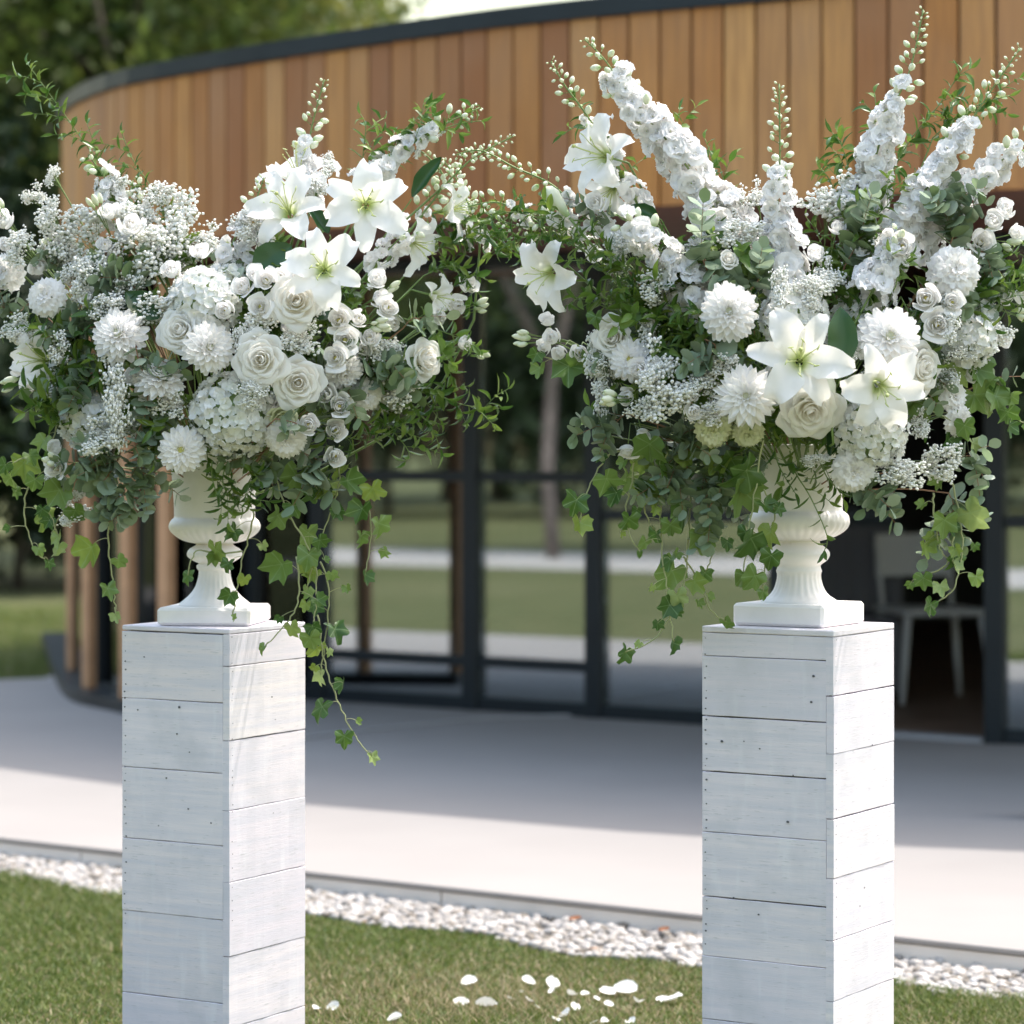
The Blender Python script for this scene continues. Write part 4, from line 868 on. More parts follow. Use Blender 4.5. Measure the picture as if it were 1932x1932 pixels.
for x, y, r, l in [(258, 395, 40, 'baby\'s breath in front of the fascia between two leafy sprays'), (215, 352, 26, 'narrow baby\'s breath beside the short delphinium'), (385, 452, 34, 'baby\'s breath reaching the dark gap under the fascia'), (92, 408, 34, 'baby\'s breath under the little outer tufts'),
                   (45, 470, 34, 'baby\'s breath behind the edge cut carnation'), (150, 505, 34, 'baby\'s breath above the upper frilled carnation stalks'), (300, 370, 30, 'topmost baby\'s breath of the rounded cloud'), (30, 620, 30, 'baby\'s breath behind the outermost lily petals')]:
    gyp(x, y, r, l, .15, sq=(1.1, 1))
delph([(330, 520), (290, 440), (262, 380), (250, 340)], .1, 'loose delphinium between the baby\'s breath clouds', .8, .9, .12)
delph([(150, 520), (120, 470), (95, 440)], .1, 'low delphinium on the outer shoulder of the left urn', .75, .8, .10)
# ---------------------------------------------------------------- left urn: flowers (x, y, size in picture units; facing right, up, towards the viewer)
head('lily', 566, 352, 150, (-.1, .85, .35), 'white lily standing upright behind the other lilies, petals curling outwards', .10)
head('lily', 548, 408, 150, (-.15, .45, .85), 'white lily left of the widest open lily, opening upwards', .20)
head('lily', 690, 388, 160, (.05, .05, 1), 'widest open white lily of the left urn, under the leafy white spikes', .24)
head('lily', 612, 512, 152, (0, .1, 1), 'star shaped white lily with yellow green throat just above a cream rose', .34)
head('lily', 838, 398, 118, (.9, .15, .35), 'lily facing the gap between the urns, long stamens showing', .08)
head('lily', 768, 452, 118, (.75, -.35, .5), 'drooping pale lily with petals hanging below its stamens', .12)
head('lily', 92, 682, 128, (-.6, .1, .75), 'white lily at the outer side of the left urn with stamens towards the trees', .14)
head('lily', 812, 556, 86, (.7, -.2, .4), 'half hidden small lily above the lisianthus pair at the inner edge', .10)
head('rose', 560, 572, 84, (.05, .15, 1), 'cream rose directly below the star shaped lily', .33)
head('rose', 495, 680, 84, (-.05, .05, 1), 'large cream rose in the centre of the left arrangement', .35)
head('rose', 562, 722, 80, (.1, -.05, 1), 'cream rose touching the lower right of the central rose', .33)
head('rose', 345, 626, 74, (-.2, .2, .9), 'cream rose half covered by a white dahlia', .30)
head('rose', 792, 679, 78, (.75, 0, .7), 'cream rose turned towards the glass doors on the inner side', .20)
head('rose', 536, 782, 60, (-.1, -.5, .8), 'small greenish rose below the two lower cream roses', .30, mat='greeny', n=15)
head('dahlia', 228, 635, 108, (-.2, .35, .9), 'large full white dahlia beside silver eucalyptus leaves', .27)
head('dahlia', 392, 657, 100, (.35, .1, .9), 'white dahlia between a cream rose and a tiny blossom spray', .34)
head('dahlia', 302, 718, 94, (.1, .75, .6), 'dahlia tilted up over the blue eucalyptus, yellow at its heart', .29, heart=True)
head('dahlia', 343, 848, 90, (0, -.05, 1), 'lowest white dahlia with pale green heart, over the urn rim', .31, heart=True)
head('dahlia', 645, 697, 80, (.3, -.5, .7), 'small dahlia drooping beneath three open lisianthus', .27)
head('carnation', 90, 561, 68, (-.3, .2, .9), 'frilled carnation above the outermost lily of the left urn', .18)
head('carnation', 16, 513, 68, (-.5, .1, .8), 'frilled carnation cut by the edge of the view', .10)
head('carnation', 540, 826, 70, (.1, -.35, .9), 'ruffled carnation under a blue green leaf, right of the big hydrangea', .30)
head('carnation', 690, 742, 56, (.4, -.1, .8), 'white frilled bloom among the smilax below the side facing rose', .22)
for x, y, s, f, l, dz, op in [
    (462, 546, 42, (-.2, .3, .9), 'lower left bloom of the lisianthus cluster beside the dark broad leaf', .31, .5), (484, 526, 40, (0, .45, .9), 'upper left bloom of the lisianthus cluster beside the dark broad leaf', .31, .4),
    (502, 532, 42, (.1, .2, 1), 'middle bloom with open centre in the lisianthus cluster by the broad leaf', .33, .6), (525, 527, 38, (.3, .3, .9), 'rightmost bloom of the lisianthus cluster by the broad leaf', .31, .5),
    (430, 586, 42, (-.2, 0, 1), 'round closed lisianthus against the white hydrangea', .33, .1), (492, 580, 42, (0, .1, 1), 'open lisianthus directly left of the upper cream rose', .33, .7),
    (642, 607, 50, (-.1, .1, 1), 'open lisianthus with yellow heart, uppermost of the three', .29, .7), (650, 642, 50, (.1, 0, 1), 'open lisianthus, middle one of the three', .29, .7), (637, 676, 48, (-.2, 0, 1), 'open lisianthus, lowest of the three over a drooping dahlia', .31, .7),
    (672, 606, 38, (.3, .3, .8), 'tight lisianthus touching the uppermost of the open three', .27, .2), (720, 536, 44, (-.3, .5, .8), 'cupped lisianthus just below the drooping lily', .22, .4), (714, 570, 40, (.2, .3, .9), 'upper of two ruffled lisianthus between lily and rose', .23, .4),
    (727, 582, 46, (.3, .1, .9), 'lower of two ruffled lisianthus between lily and rose', .25, .5), (738, 606, 36, (.4, -.3, .8), 'small blush lisianthus under the two ruffled ones', .22, .2), (696, 644, 40, (.1, .4, .9), 'cupped lisianthus above a round dark eucalyptus leaf', .25, .4),
    (876, 546, 42, (.5, .5, .6), 'upper lisianthus of the pair reaching towards the other urn', .08, .4), (860, 574, 42, (.2, -.1, .8), 'lower lisianthus of the pair reaching towards the other urn', .09, .3), (836, 592, 34, (-.3, -.3, .8), 'small shaded lisianthus under the reaching pair', .10, .2),
    (866, 652, 34, (.7, .3, .5), 'tiny half open bloom beside long slender buds at the inner edge', .10, .3), (622, 746, 42, (-.3, .1, .9), 'lisianthus beside the lowest cream rose', .28, .4), (638, 768, 46, (.2, .1, .9), 'ruffled lisianthus at the top of the hanging row', .28, .5),
    (583, 803, 44, (0, .1, 1), 'round lisianthus alone above the ruffled carnation', .31, .3), (633, 812, 44, (.1, 0, .9), 'lisianthus in the middle of the hanging row', .27, .4), (632, 855, 42, (.1, -.3, .9), 'lowest lisianthus of the hanging row above the ivy', .26, .4),
    (644, 714, 38, (.3, .2, .9), 'lisianthus peeping between dahlia and lowest open bloom', .27, .3),
    (247, 436, 52, (.1, .5, .8), 'large cupped lisianthus standing over the tiny blossoms', .22, .35), (212, 412, 44, (-.2, .6, .5), 'ruffled lisianthus beside the climbing green spray', .18, .3), (16, 425, 46, (-.3, .4, .7), 'outermost upper lisianthus at the edge of the view', .08, .2),
    (20, 460, 34, (-.4, -.2, .7), 'small lisianthus under the outermost upper one', .08, .2), (110, 886, 44, (-.2, .1, .9), 'open lisianthus low on the outer side above ivy', .20, .5), (108, 852, 36, (-.3, .4, .7), 'half open bloom above the low outer lisianthus', .18, .3),
    (44, 694, 36, (-.6, 0, .7), 'small bloom behind the outermost lily', .08, .2), (62, 724, 36, (-.5, -.2, .7), 'cream bloom under the outermost lily', .10, .2), (78, 512, 40, (-.2, .3, .8), 'lisianthus between two frilled carnations', .12, .3),
    (200, 468, 34, (0, .4, .8), 'small white bloom deep in the baby\'s breath', .18, .3), (330, 520, 44, (-.2, .5, .7), 'white bloom at the upper left rim of the round hydrangea', .26, .3), (680, 662, 36, (.3, .1, .9), 'pale bloom right of the lowest open lisianthus', .24, .3)]:
    head('lisianthus', x, y, s, f, l, dz, op=op)
hydra(375, 560, 72, (-.1, .3, .9), 'round white hydrangea near the top centre of the left urn', .30)
hydra(428, 520, 40, (.1, .5, .7), 'smaller white bloom ball above the round hydrangea', .24)
hydra(438, 785, 84, (.05, -.1, 1), 'largest white hydrangea, hanging directly over the left urn', .32)
hydra(165, 795, 66, (-.2, -.1, .95), 'hydrangea veiled by tiny blossoms on the outer low side', .20)
hydra(735, 745, 40, (.4, -.1, .8), 'small hydrangea head behind thin smilax leaves', .18)
delph([(575, 400), (572, 330), (585, 240), (612, 150)], .42, 'tallest delphinium of the left urn, buds against the timber fascia', 1.0, 1.1, .10)
delph([(690, 345), (745, 295), (820, 245), (905, 203)], .28, 'delphinium laced with green leaves, leaning towards the other urn', .95, 1.1, .12)
delph([(760, 420), (830, 355), (895, 300), (970, 256)], .80, 'slender budded spike reaching furthest from the left urn', .6, .6, .10)
delph([(800, 400), (840, 340), (810, 290), (790, 285)], .95, 'thin curled bud spike above the side facing lily', .5, .5, .10)
delph([(262, 455), (225, 390), (195, 340), (166, 292)], .12, 'short delphinium rising beside the longest green spray', 1.0, 1.1, .14)
delph([(420, 520), (440, 460), (475, 395), (498, 335)], .35, 'loose bell flowered spike left of the lily group', .85, .75, .20)
delph([(690, 520), (725, 475), (775, 430)], .05, 'pale floret spike between the widest lily and the drooping lily', .9, 1.0, .17)
delph([(455, 500), (480, 455), (505, 420)], .05, 'floret spike in shadow behind the dark broad leaf', .8, .9, .18)
delph([(905, 470), (900, 420), (870, 350), (835, 300)], .7, 'budded spike crossing in front of the fascia beside the lily stamens', .6, .7, .06)
for x, y, r, l, dz, sq in [
    (340, 415, 52, 'rounded baby\'s breath cloud against the fascia beside the longest green spray', .16, (1, 1)), (300, 478, 52, 'baby\'s breath cloud above the round hydrangea', .20, (1.1, .9)), (345, 470, 40, 'looser baby\'s breath at the right of the big cloud', .16, (1, 1)),
    (155, 430, 48, 'wide baby\'s breath cloud on the outer shoulder of the left urn', .14, (1.2, .9)), (112, 462, 40, 'baby\'s breath above the frilled carnations', .12, (1, 1)), (207, 490, 42, 'baby\'s breath between two lisianthus stalks', .17, (1, 1)),
    (103, 333, 18, 'small detached tuft of baby\'s breath high on the outer side', .06, (.8, 1.2)), (65, 366, 22, 'outermost little tuft of baby\'s breath against the trees', .05, (1.1, 1)), (240, 545, 34, 'baby\'s breath above the large full dahlia', .22, (1, 1)),
    (168, 560, 34, 'faint baby\'s breath between carnation and dahlia', .16, (1, 1)), (218, 735, 42, 'dense tuft at the top of the baby\'s breath over the veiled hydrangea', .29, (.9, 1.1)), (228, 795, 38, 'baby\'s breath right of the veiled hydrangea', .28, (.8, 1.2)),
    (190, 825, 40, 'baby\'s breath on the face of the veiled hydrangea', .28, (1.2, .8)), (490, 618, 34, 'baby\'s breath between the dahlia and the upper rose', .33, (1.1, 1)), (563, 640, 40, 'baby\'s breath over dark leaves right of the central rose', .32, (1.1, .9)),
    (452, 650, 28, 'baby\'s breath squeezed between dahlia and central rose', .34, (.8, 1.3)), (478, 745, 30, 'baby\'s breath lying on the largest hydrangea', .36, (1.1, .8)), (138, 968, 30, 'low baby\'s breath hanging between ivy and fins', .14, (1.4, .7)),
    (105, 905, 22, 'baby\'s breath under the low outer lisianthus', .16, (1.2, .8)), (602, 345, 26, 'baby\'s breath framed by the two upper lilies', .16, (.9, 1.3)), (620, 310, 20, 'little baby\'s breath tip over the upright lily', .12, (.8, 1.2)),
    (468, 430, 30, 'baby\'s breath under the upwards opening lily', .20, (1.1, 1)), (520, 470, 22, 'baby\'s breath in the dark between lilies', .22, (1, 1)), (150, 935, 18, 'tiny baby\'s breath strand above the low hanging tuft', .15, (1, .7))]:
    gyp(x, y, r, l, dz, sq=sq)
bleaf(480, 520, 540, 455, 78, 'dark broad leaf under the upwards opening lily', .26)
bleaf(778, 372, 822, 290, 34, 'pointed bright broad leaf beside the widest lily', .16)
bleaf(300, 600, 238, 548, 60, 'glossy broad leaf behind the large full dahlia', .26)
bleaf(620, 440, 590, 385, 34, 'narrow broad leaf between the two upper lilies', .18)
bleaf(560, 560, 640, 590, 60, 'broad leaf shaded under the star shaped lily', .26)
bleaf(470, 640, 520, 660, 70, 'dark leaf behind the central rose', .28)
S1 = sprig
S1([(300, 470), (240, 370), (175, 290), (110, 200), (52, 120)], 'ruscus', 'longest green spray, rising to the black roof edge', .011, .95, .10, 9)
S1([(330, 480), (300, 380), (250, 300), (230, 250)], 'ruscus', 'leafy spray forking right of the longest green spray', .014, .85, .10, 5)
S1([(690, 360), (685, 300), (690, 240), (680, 215)], 'ruscus', 'upright leafy spray over the widest lily', .014, .95, .10, 3)
S1([(730, 320), (750, 260), (790, 220), (800, 195)], 'ruscus', 'ruscus spray behind the leaf laced delphinium', .013, .9, .10, 4)
S1([(720, 310), (790, 265), (860, 235), (908, 228)], 'ruscus', 'ruscus spray lying along the leaning delphinium', .011, .9, .13, 4)
S1([(800, 480), (880, 450), (930, 440), (990, 470)], 'ruscus', 'leafy spray bridging the gap between the two arrangements', .010, .95, .08, 7)
S1([(790, 430), (860, 420), (920, 400), (965, 405)], 'ruscus', 'upper leafy spray of the bridge between the arrangements', .011, .9, .08, 6)
S1([(760, 735), (820, 745), (880, 765), (942, 770)], 'ruscus', 'low spray stretching straight out before the glass doors', .010, 1.0, .14, 6)
S1([(690, 760), (730, 800), (770, 850), (765, 870)], 'bright', 'yellow green leafy spray hanging in front of the dark glass', .013, 1.0, .16, 4)
S1([(700, 720), (760, 745), (800, 790), (830, 800)], 'ruscus', 'smilax tangle below the side facing rose', .010, .85, .16, 6)
S1([(430, 870), (420, 905), (435, 940), (470, 960)], 'ruscus', 'dark smilax hanging over the left urn cup', .010, .95, .26, 4, anchor=False)
S1([(400, 870), (400, 900), (410, 935)], 'ruscus', 'short dark smilax beside the lowest dahlia', .012, .85, .27, 1, anchor=False)
S1([(455, 870), (475, 900), (470, 950)], 'ruscus', 'smilax strand along the right of the left cup', .010, .85, .25, 3, anchor=False)
S1([(800, 520), (850, 500), (880, 520), (905, 556)], 'ruscus', 'dark smilax between drooping lily and the reaching pair', .010, .9, .08, 6)
S1([(760, 600), (820, 620), (870, 640), (905, 660)], 'bright', 'light leaf spray beyond the side facing rose', .014, .9, .10, 4)
S1([(60, 640), (20, 620), (-20, 640)], 'ruscus', 'shaded spray leaving the view above the outermost lily', .012, .9, .08, 4)
S1([(640, 820), (700, 830), (760, 800)], 'ruscus', 'dense smilax right of the hanging lisianthus row', .009, .9, .18, 6)
S1([(255, 650), (270, 700), (300, 680), (340, 700)], 'euca', 'blue grey eucalyptus between the two upper dahlias', .013, 1.0, .30, 3)
S1([(280, 730), (275, 780), (255, 830), (262, 860)], 'euca', 'eucalyptus stem with dark blue leaves under the tilted dahlia', .013, 1.0, .28, 4)
S1([(230, 850), (215, 880), (190, 910), (170, 880)], 'euca', 'silver dollar eucalyptus fanning low on the outer side', .012, 1.1, .22, 7)
S1([(260, 860), (270, 910), (240, 960), (205, 985)], 'euca', 'hanging eucalyptus with the lowest round leaves', .012, 1.1, .20, 7)
S1([(170, 600), (150, 620), (130, 660), (160, 700)], 'euca', 'eucalyptus in half shade behind the outermost lily', .013, 1.0, .18, 6)
S1([(60, 570), (20, 590), (0, 570)], 'euca', 'eucalyptus leaves below the edge cut carnation', .013, 1.0, .10, 4)
S1([(140, 520), (110, 500), (130, 470)], 'euca', 'grey eucalyptus behind the outer baby\'s breath', .014, .9, .10, 5)
S1([(560, 850), (600, 870), (590, 900)], 'euca', 'large round leaf sprig above the ivy on the inner side', .014, 1.4, .26, 2)
S1([(520, 790), (560, 800), (540, 815)], 'euca', 'two blue green leaves lying over the ruffled carnation', .016, 1.1, .36, 0)
S1([(690, 690), (720, 680), (745, 690), (720, 720)], 'euca', 'round dark leaves left of the side facing rose', .014, 1.3, .24, 4)
S1([(640, 720), (660, 740), (600, 760)], 'euca', 'dark round leaves around the lowest cream rose', .014, 1.2, .27, 3)
S1([(800, 640), (825, 660), (820, 700)], 'bright', 'pale leaves behind the side facing rose', .014, 1.1, .14, 2)
S1([(500, 850), (480, 880), (520, 890)], 'euca', 'round leaves closing the gap below the ruffled carnation', .013, 1.2, .24, 3)
S1([(760, 620), (780, 600), (800, 610)], 'euca', 'glossy pale leaf above the side facing rose', .016, 1.3, .22, 1)
for p, n, s, l, dz in [
    ([(118, 715), (112, 780), (95, 850), (85, 930), (110, 1010)], 9, 1.0, 'ivy vine curling down the outer side with a bright upper leaf', .16), ([(70, 860), (30, 870), (-5, 900)], 6, .95, 'ivy strand leaving the view at the outer side', .10),
    ([(60, 900), (45, 960), (60, 1030), (90, 1060)], 6, 1.0, 'large leaved dark ivy below the outer strand', .10), ([(205, 985), (206, 1050), (214, 1110), (218, 1160)], 5, 1.0, 'lone ivy vine in front of the timber fins', .14),
    ([(150, 900), (130, 950), (100, 1000), (108, 1030)], 5, 1.15, 'broad dark ivy leaves near the fins', .14), ([(512, 880), (545, 970), (590, 1050), (598, 1130), (590, 1180)], 10, .95, 'straight pale ivy stem slanting down from the cup', .24),
    ([(600, 1160), (612, 1250), (640, 1330), (672, 1390), (700, 1425)], 10, .95, 'longest ivy vine, ending in front of the platform shadow', .22), ([(640, 840), (640, 900), (625, 960), (596, 1040), (580, 1110)], 9, 1.0, 'ivy vine with a big yellow green leaf under the hanging row', .22),
    ([(672, 880), (690, 940), (700, 1000), (690, 1080)], 8, 1.05, 'ivy vine nearest the glass doors, bright lowest leaf', .18), ([(560, 1050), (565, 1120), (545, 1170), (500, 1220)], 6, 1.0, 'ivy strand laying one leaf over the left pedestal', .26),
    ([(480, 960), (470, 1010), (452, 1080), (440, 1160)], 7, .95, 'ivy strand down the stem of the left urn', .20), ([(455, 1040), (410, 1045), (370, 1040), (355, 1085)], 4, .85, 'short ivy runner crossing the left urn stem', .19),
    ([(590, 880), (600, 930), (620, 920)], 5, 1.2, 'cluster of yellow green ivy leaves under the inner eucalyptus', .22), ([(606, 1060), (620, 1120), (615, 1200), (606, 1270)], 7, .9, 'ivy strand beside the pedestal corner above the long vine', .19)]:
    ivy(p, l, n, s, dz)
lisbuds(10, 410, 5, 26, 'slender buds over the outermost upper lisianthus', (-.4, .6, .5), .10); lisbuds(40, 712, 6, 28, 'buds beneath the outermost lily', (-.8, -.2, .4), .10)
lisbuds(186, 398, 4, 22, 'cream buds beside the ruffled lisianthus in the baby\'s breath', (-.3, .7, .4), .19); lisbuds(890, 585, 4, 22, 'pointed buds beside the reaching pair', (.9, .2, .3), .08)
lisbuds(882, 660, 4, 30, 'long slender buds stretching towards the glass doors', (1, -.2, .2), .08); lisbuds(695, 612, 5, 24, 'closed buds right of the three open lisianthus', (.9, 0, .5), .26); lisbuds(720, 552, 5, 30, 'closed buds under the drooping lily', (.8, .5, .4), .20)
lisbuds(655, 780, 5, 22, 'closed buds along the hanging row', (.9, 0, .5), .26); lisbuds(110, 870, 4, 22, 'small buds low on the outer side', (-.3, .2, .8), .20)
# ---------------------------------------------------------------- right urn
SIDE[0] = 'R'
head('lily', 1152, 298, 152, (-.75, .15, .6), 'high white lily before the fascia, stamen pointing towards the left urn', .14)
head('lily', 1160, 350, 120, (-.4, -.6, .5), 'lily behind the high one, petals hanging down', .10)
head('lily', 1046, 512, 140, (-.55, -.25, .75), 'white trumpet lily at the inner side of the right urn', .16)
head('lily', 1508, 683, 180, (-.05, .12, 1), 'largest white lily, in the middle of the right arrangement', .38)
head('lily', 1655, 725, 165, (.15, -.2, 1), 'open white lily with yellow green throat beside the largest lily', .37)
head('rose', 1526, 768, 92, (.05, -.35, .9), 'cream rose partly under the largest lily', .33)
head('rose', 1722, 692, 92, (.6, -.05, .7), 'cream rose behind the yellow throated lily', .27)
head('rose', 1160, 640, 70, (-.3, .1, .9), 'cream rose behind ivy leaves on the inner side', .20)
head('rose', 1372, 496, 44, (.2, .4, .8), 'small yellowish rosebud beside a blue grey leaf', .28, n=14)
head('rose', 1452, 745, 60, (-.4, -.2, .7), 'shaded rose behind the spiky dahlia', .24)
head('dahlia', 1376, 589, 112, (-.1, .1, 1), 'full white dahlia above the small blossom sprays', .34)
head('dahlia', 1408, 747, 116, (-.1, 0, 1), 'spiky petalled white dahlia left of the largest lily', .36, spiky=True)
head('dahlia', 1676, 640, 124, (.05, .25, 1), 'big white dahlia right of the dark broad leaf', .34)
head('dahlia', 1192, 680, 84, (-.3, .1, .9), 'loose cream white dahlia beside the inner cream rose', .23, heart=True)
head('carnation', 1800, 512, 90, (.15, .2, 1), 'large frilled carnation above the lisianthus group', .24)
head('carnation', 1610, 887, 76, (.1, -.3, 1), 'lowest frilled carnation, in front of the right cup', .29)
head('carnation', 1345, 808, 66, (0, -.4, .9), 'greenish frilled carnation under the baby\'s breath', .27, mat='greeny')
head('carnation', 1412, 815, 54, (0, -.5, .8), 'greenish bloom under the spiky dahlia', .27, mat='greeny')
head('carnation', 1795, 748, 54, (.5, .1, .8), 'small carnation beside trailing ivy on the outer side', .18)
head('carnation', 1806, 795, 56, (.6, -.2, .7), 'yellow hearted frilled bloom below the small carnation', .18)
head('carnation', 1232, 702, 52, (-.1, .2, .9), 'frilled bloom between baby\'s breath sprays', .27)
for x, y, s, f, l, dz, op in [
    (1748, 566, 56, (-.2, .1, 1), 'large round lisianthus left of the large carnation stalk', .27, .35), (1766, 612, 56, (0, -.05, 1), 'wide open lisianthus above the tall side hydrangea', .27, .7), (1793, 571, 42, (.1, 0, 1), 'greenish centred lisianthus under the large carnation', .27, .6),
    (1772, 512, 40, (-.4, .1, .8), 'lisianthus tucked left of the large carnation', .22, .3), (1866, 424, 46, (.2, .3, .9), 'left one of two globe lisianthus by the eucalyptus', .16, .2), (1890, 404, 46, (.3, .4, .8), 'right one of two globe lisianthus by the eucalyptus', .14, .2),
    (1908, 442, 36, (.5, .1, .8), 'small lisianthus below the two globes', .12, .3), (1845, 462, 50, (.1, .2, .8), 'loose lisianthus behind thin leaves under the globes', .12, .6), (1702, 470, 52, (-.1, .2, .9), 'lisianthus leaning on the delphinium mass', .27, .4),
    (1050, 638, 38, (-.5, .1, .8), 'upper bloom of the inner lisianthus cluster', .12, .2), (1037, 612, 34, (-.2, .6, .6), 'topmost frilled bloom of the inner lisianthus cluster', .11, .4), (1035, 652, 34, (-.6, -.2, .7), 'outer bloom of the inner lisianthus cluster', .10, .2),
    (1060, 660, 34, (-.3, -.4, .8), 'lowest bloom of the inner lisianthus cluster', .12, .2), (1095, 660, 36, (-.1, -.3, .8), 'pale bloom between inner cluster and baby\'s breath', .12, .3), (1305, 774, 38, (.1, -.1, 1), 'small round white ball bloom in the baby\'s breath', .31, .1),
    (1300, 750, 38, (0, .3, .9), 'bloom resting on the small round ball', .30, .2), (1210, 700, 46, (-.3, .1, .9), 'cupped lisianthus right of the closed buds', .27, .3), (1190, 745, 36, (-.4, -.1, .8), 'lower lisianthus by the closed buds', .24, .3),
    (1185, 840, 40, (-.1, -.8, .4), 'hanging white bloom above the inner ivy', .20, .6), (1210, 812, 30, (.1, -.5, .6), 'little bloom beside the hanging white one', .22, .3), (1880, 640, 40, (.6, 0, .7), 'lisianthus at the outer rim over the hydrangea', .10, .3),
    (1915, 560, 40, (.6, .1, .7), 'pale bloom in the outer smilax', .08, .3), (1890, 560, 34, (.4, -.2, .7), 'greenish bud bloom in the outer smilax', .10, .1), (1825, 700, 36, (.5, -.3, .7), 'small bloom under the tall side hydrangea', .16, .3),
    (1795, 550, 34, (-.2, -.4, .9), 'cream bloom shaded under the large carnation', .23, .2), (1130, 390, 44, (-.3, .3, .8), 'ruffled bloom below the hanging lily petals', .14, .4), (1400, 460, 44, (0, .4, .8), 'white bloom between spike and baby\'s breath', .22, .4)]:
    head('lisianthus', x, y, s, f, l, dz, op=op)
hydra(1500, 590, 66, (0, .35, .9), 'white hydrangea crowning the largest lily', .30)
hydra(1648, 818, 74, (.05, -.15, 1), 'creamy hydrangea hanging over the right cup', .32)
hydra(1846, 640, 56, (.45, 0, .85), 'tall side hydrangea on the outer side of the right urn', .20)
hydra(1855, 592, 40, (.5, .3, .8), 'upper half of the outer hydrangea pair', .16)
hydra(1640, 590, 44, (.1, .3, .8), 'hydrangea behind the big dahlia', .24)
hydra(1385, 800, 40, (-.1, -.5, .8), 'greenish hydrangea in shade below the spiky dahlia', .24, 'greeny')
hydra(1280, 560, 44, (-.2, .2, .9), 'pale hydrangea beneath the inner floret mass', .22)
delph([(1372, 440), (1335, 370), (1262, 270), (1195, 190), (1140, 120), (1103, 74)], .17, 'thickest delphinium, arching towards the left urn', 1.6, 1.5, .14)
delph([(1210, 400), (1160, 300), (1105, 215), (1070, 160), (1040, 115)], .35, 'delphinium behind the high lily with budded tip', .8, .8, .10)
delph([(1485, 560), (1478, 470), (1470, 380), (1474, 300), (1470, 158)], .38, 'straight upright delphinium in the middle of the right urn', 1.38, 1.3, .22)
delph([(1628, 400), (1645, 320), (1680, 220), (1712, 130), (1742, 18)], .36, 'tallest delphinium of the right urn, tip at the fascia top', 1.38, 1.3, .14)
delph([(1660, 500), (1735, 380), (1790, 290), (1835, 220), (1925, 90)], .33, 'delphinium leaning outwards with bare leafy tip', 1.38, 1.3, .16)
delph([(1720, 470), (1790, 390), (1860, 325), (1940, 262)], .02, 'lowest outward delphinium leaving the view', 1.3, 1.25, .12)
delph([(1640, 560), (1665, 520), (1700, 440)], .02, 'dense floret spike below the two outward delphiniums', 1.4, 1.5, .27)
delph([(1350, 590), (1290, 520), (1225, 450), (1165, 405)], .04, 'floret mass slanting from the full dahlia to the lily bud', 1.45, 1.35, .24)
delph([(1180, 455), (1120, 425), (1060, 415), (1010, 410)], .10, 'white floret spray lying level above the trumpet lily', .75, .8, .10)
delph([(1100, 405), (1040, 352), (975, 315), (905, 285), (860, 292)], .80, 'long budded spike crossing the gap to the left arrangement', .65, .7, .08)
delph([(1130, 470), (1050, 430), (980, 425), (930, 410)], .55, 'lower budded spike in the bridge between arrangements', .6, .6, .06)
delph([(1000, 410), (940, 385), (880, 390)], .6, 'short bud spike over the dark soffit between arrangements', .6, .6, .05)
delph([(1560, 660), (1590, 600), (1600, 560)], .02, 'short floret spike behind the dark broad leaf', .8, .8, .20)
delph([(1330, 560), (1350, 480), (1370, 430)], .1, 'loose florets between full dahlia and arching delphinium', .8, .7, .16)
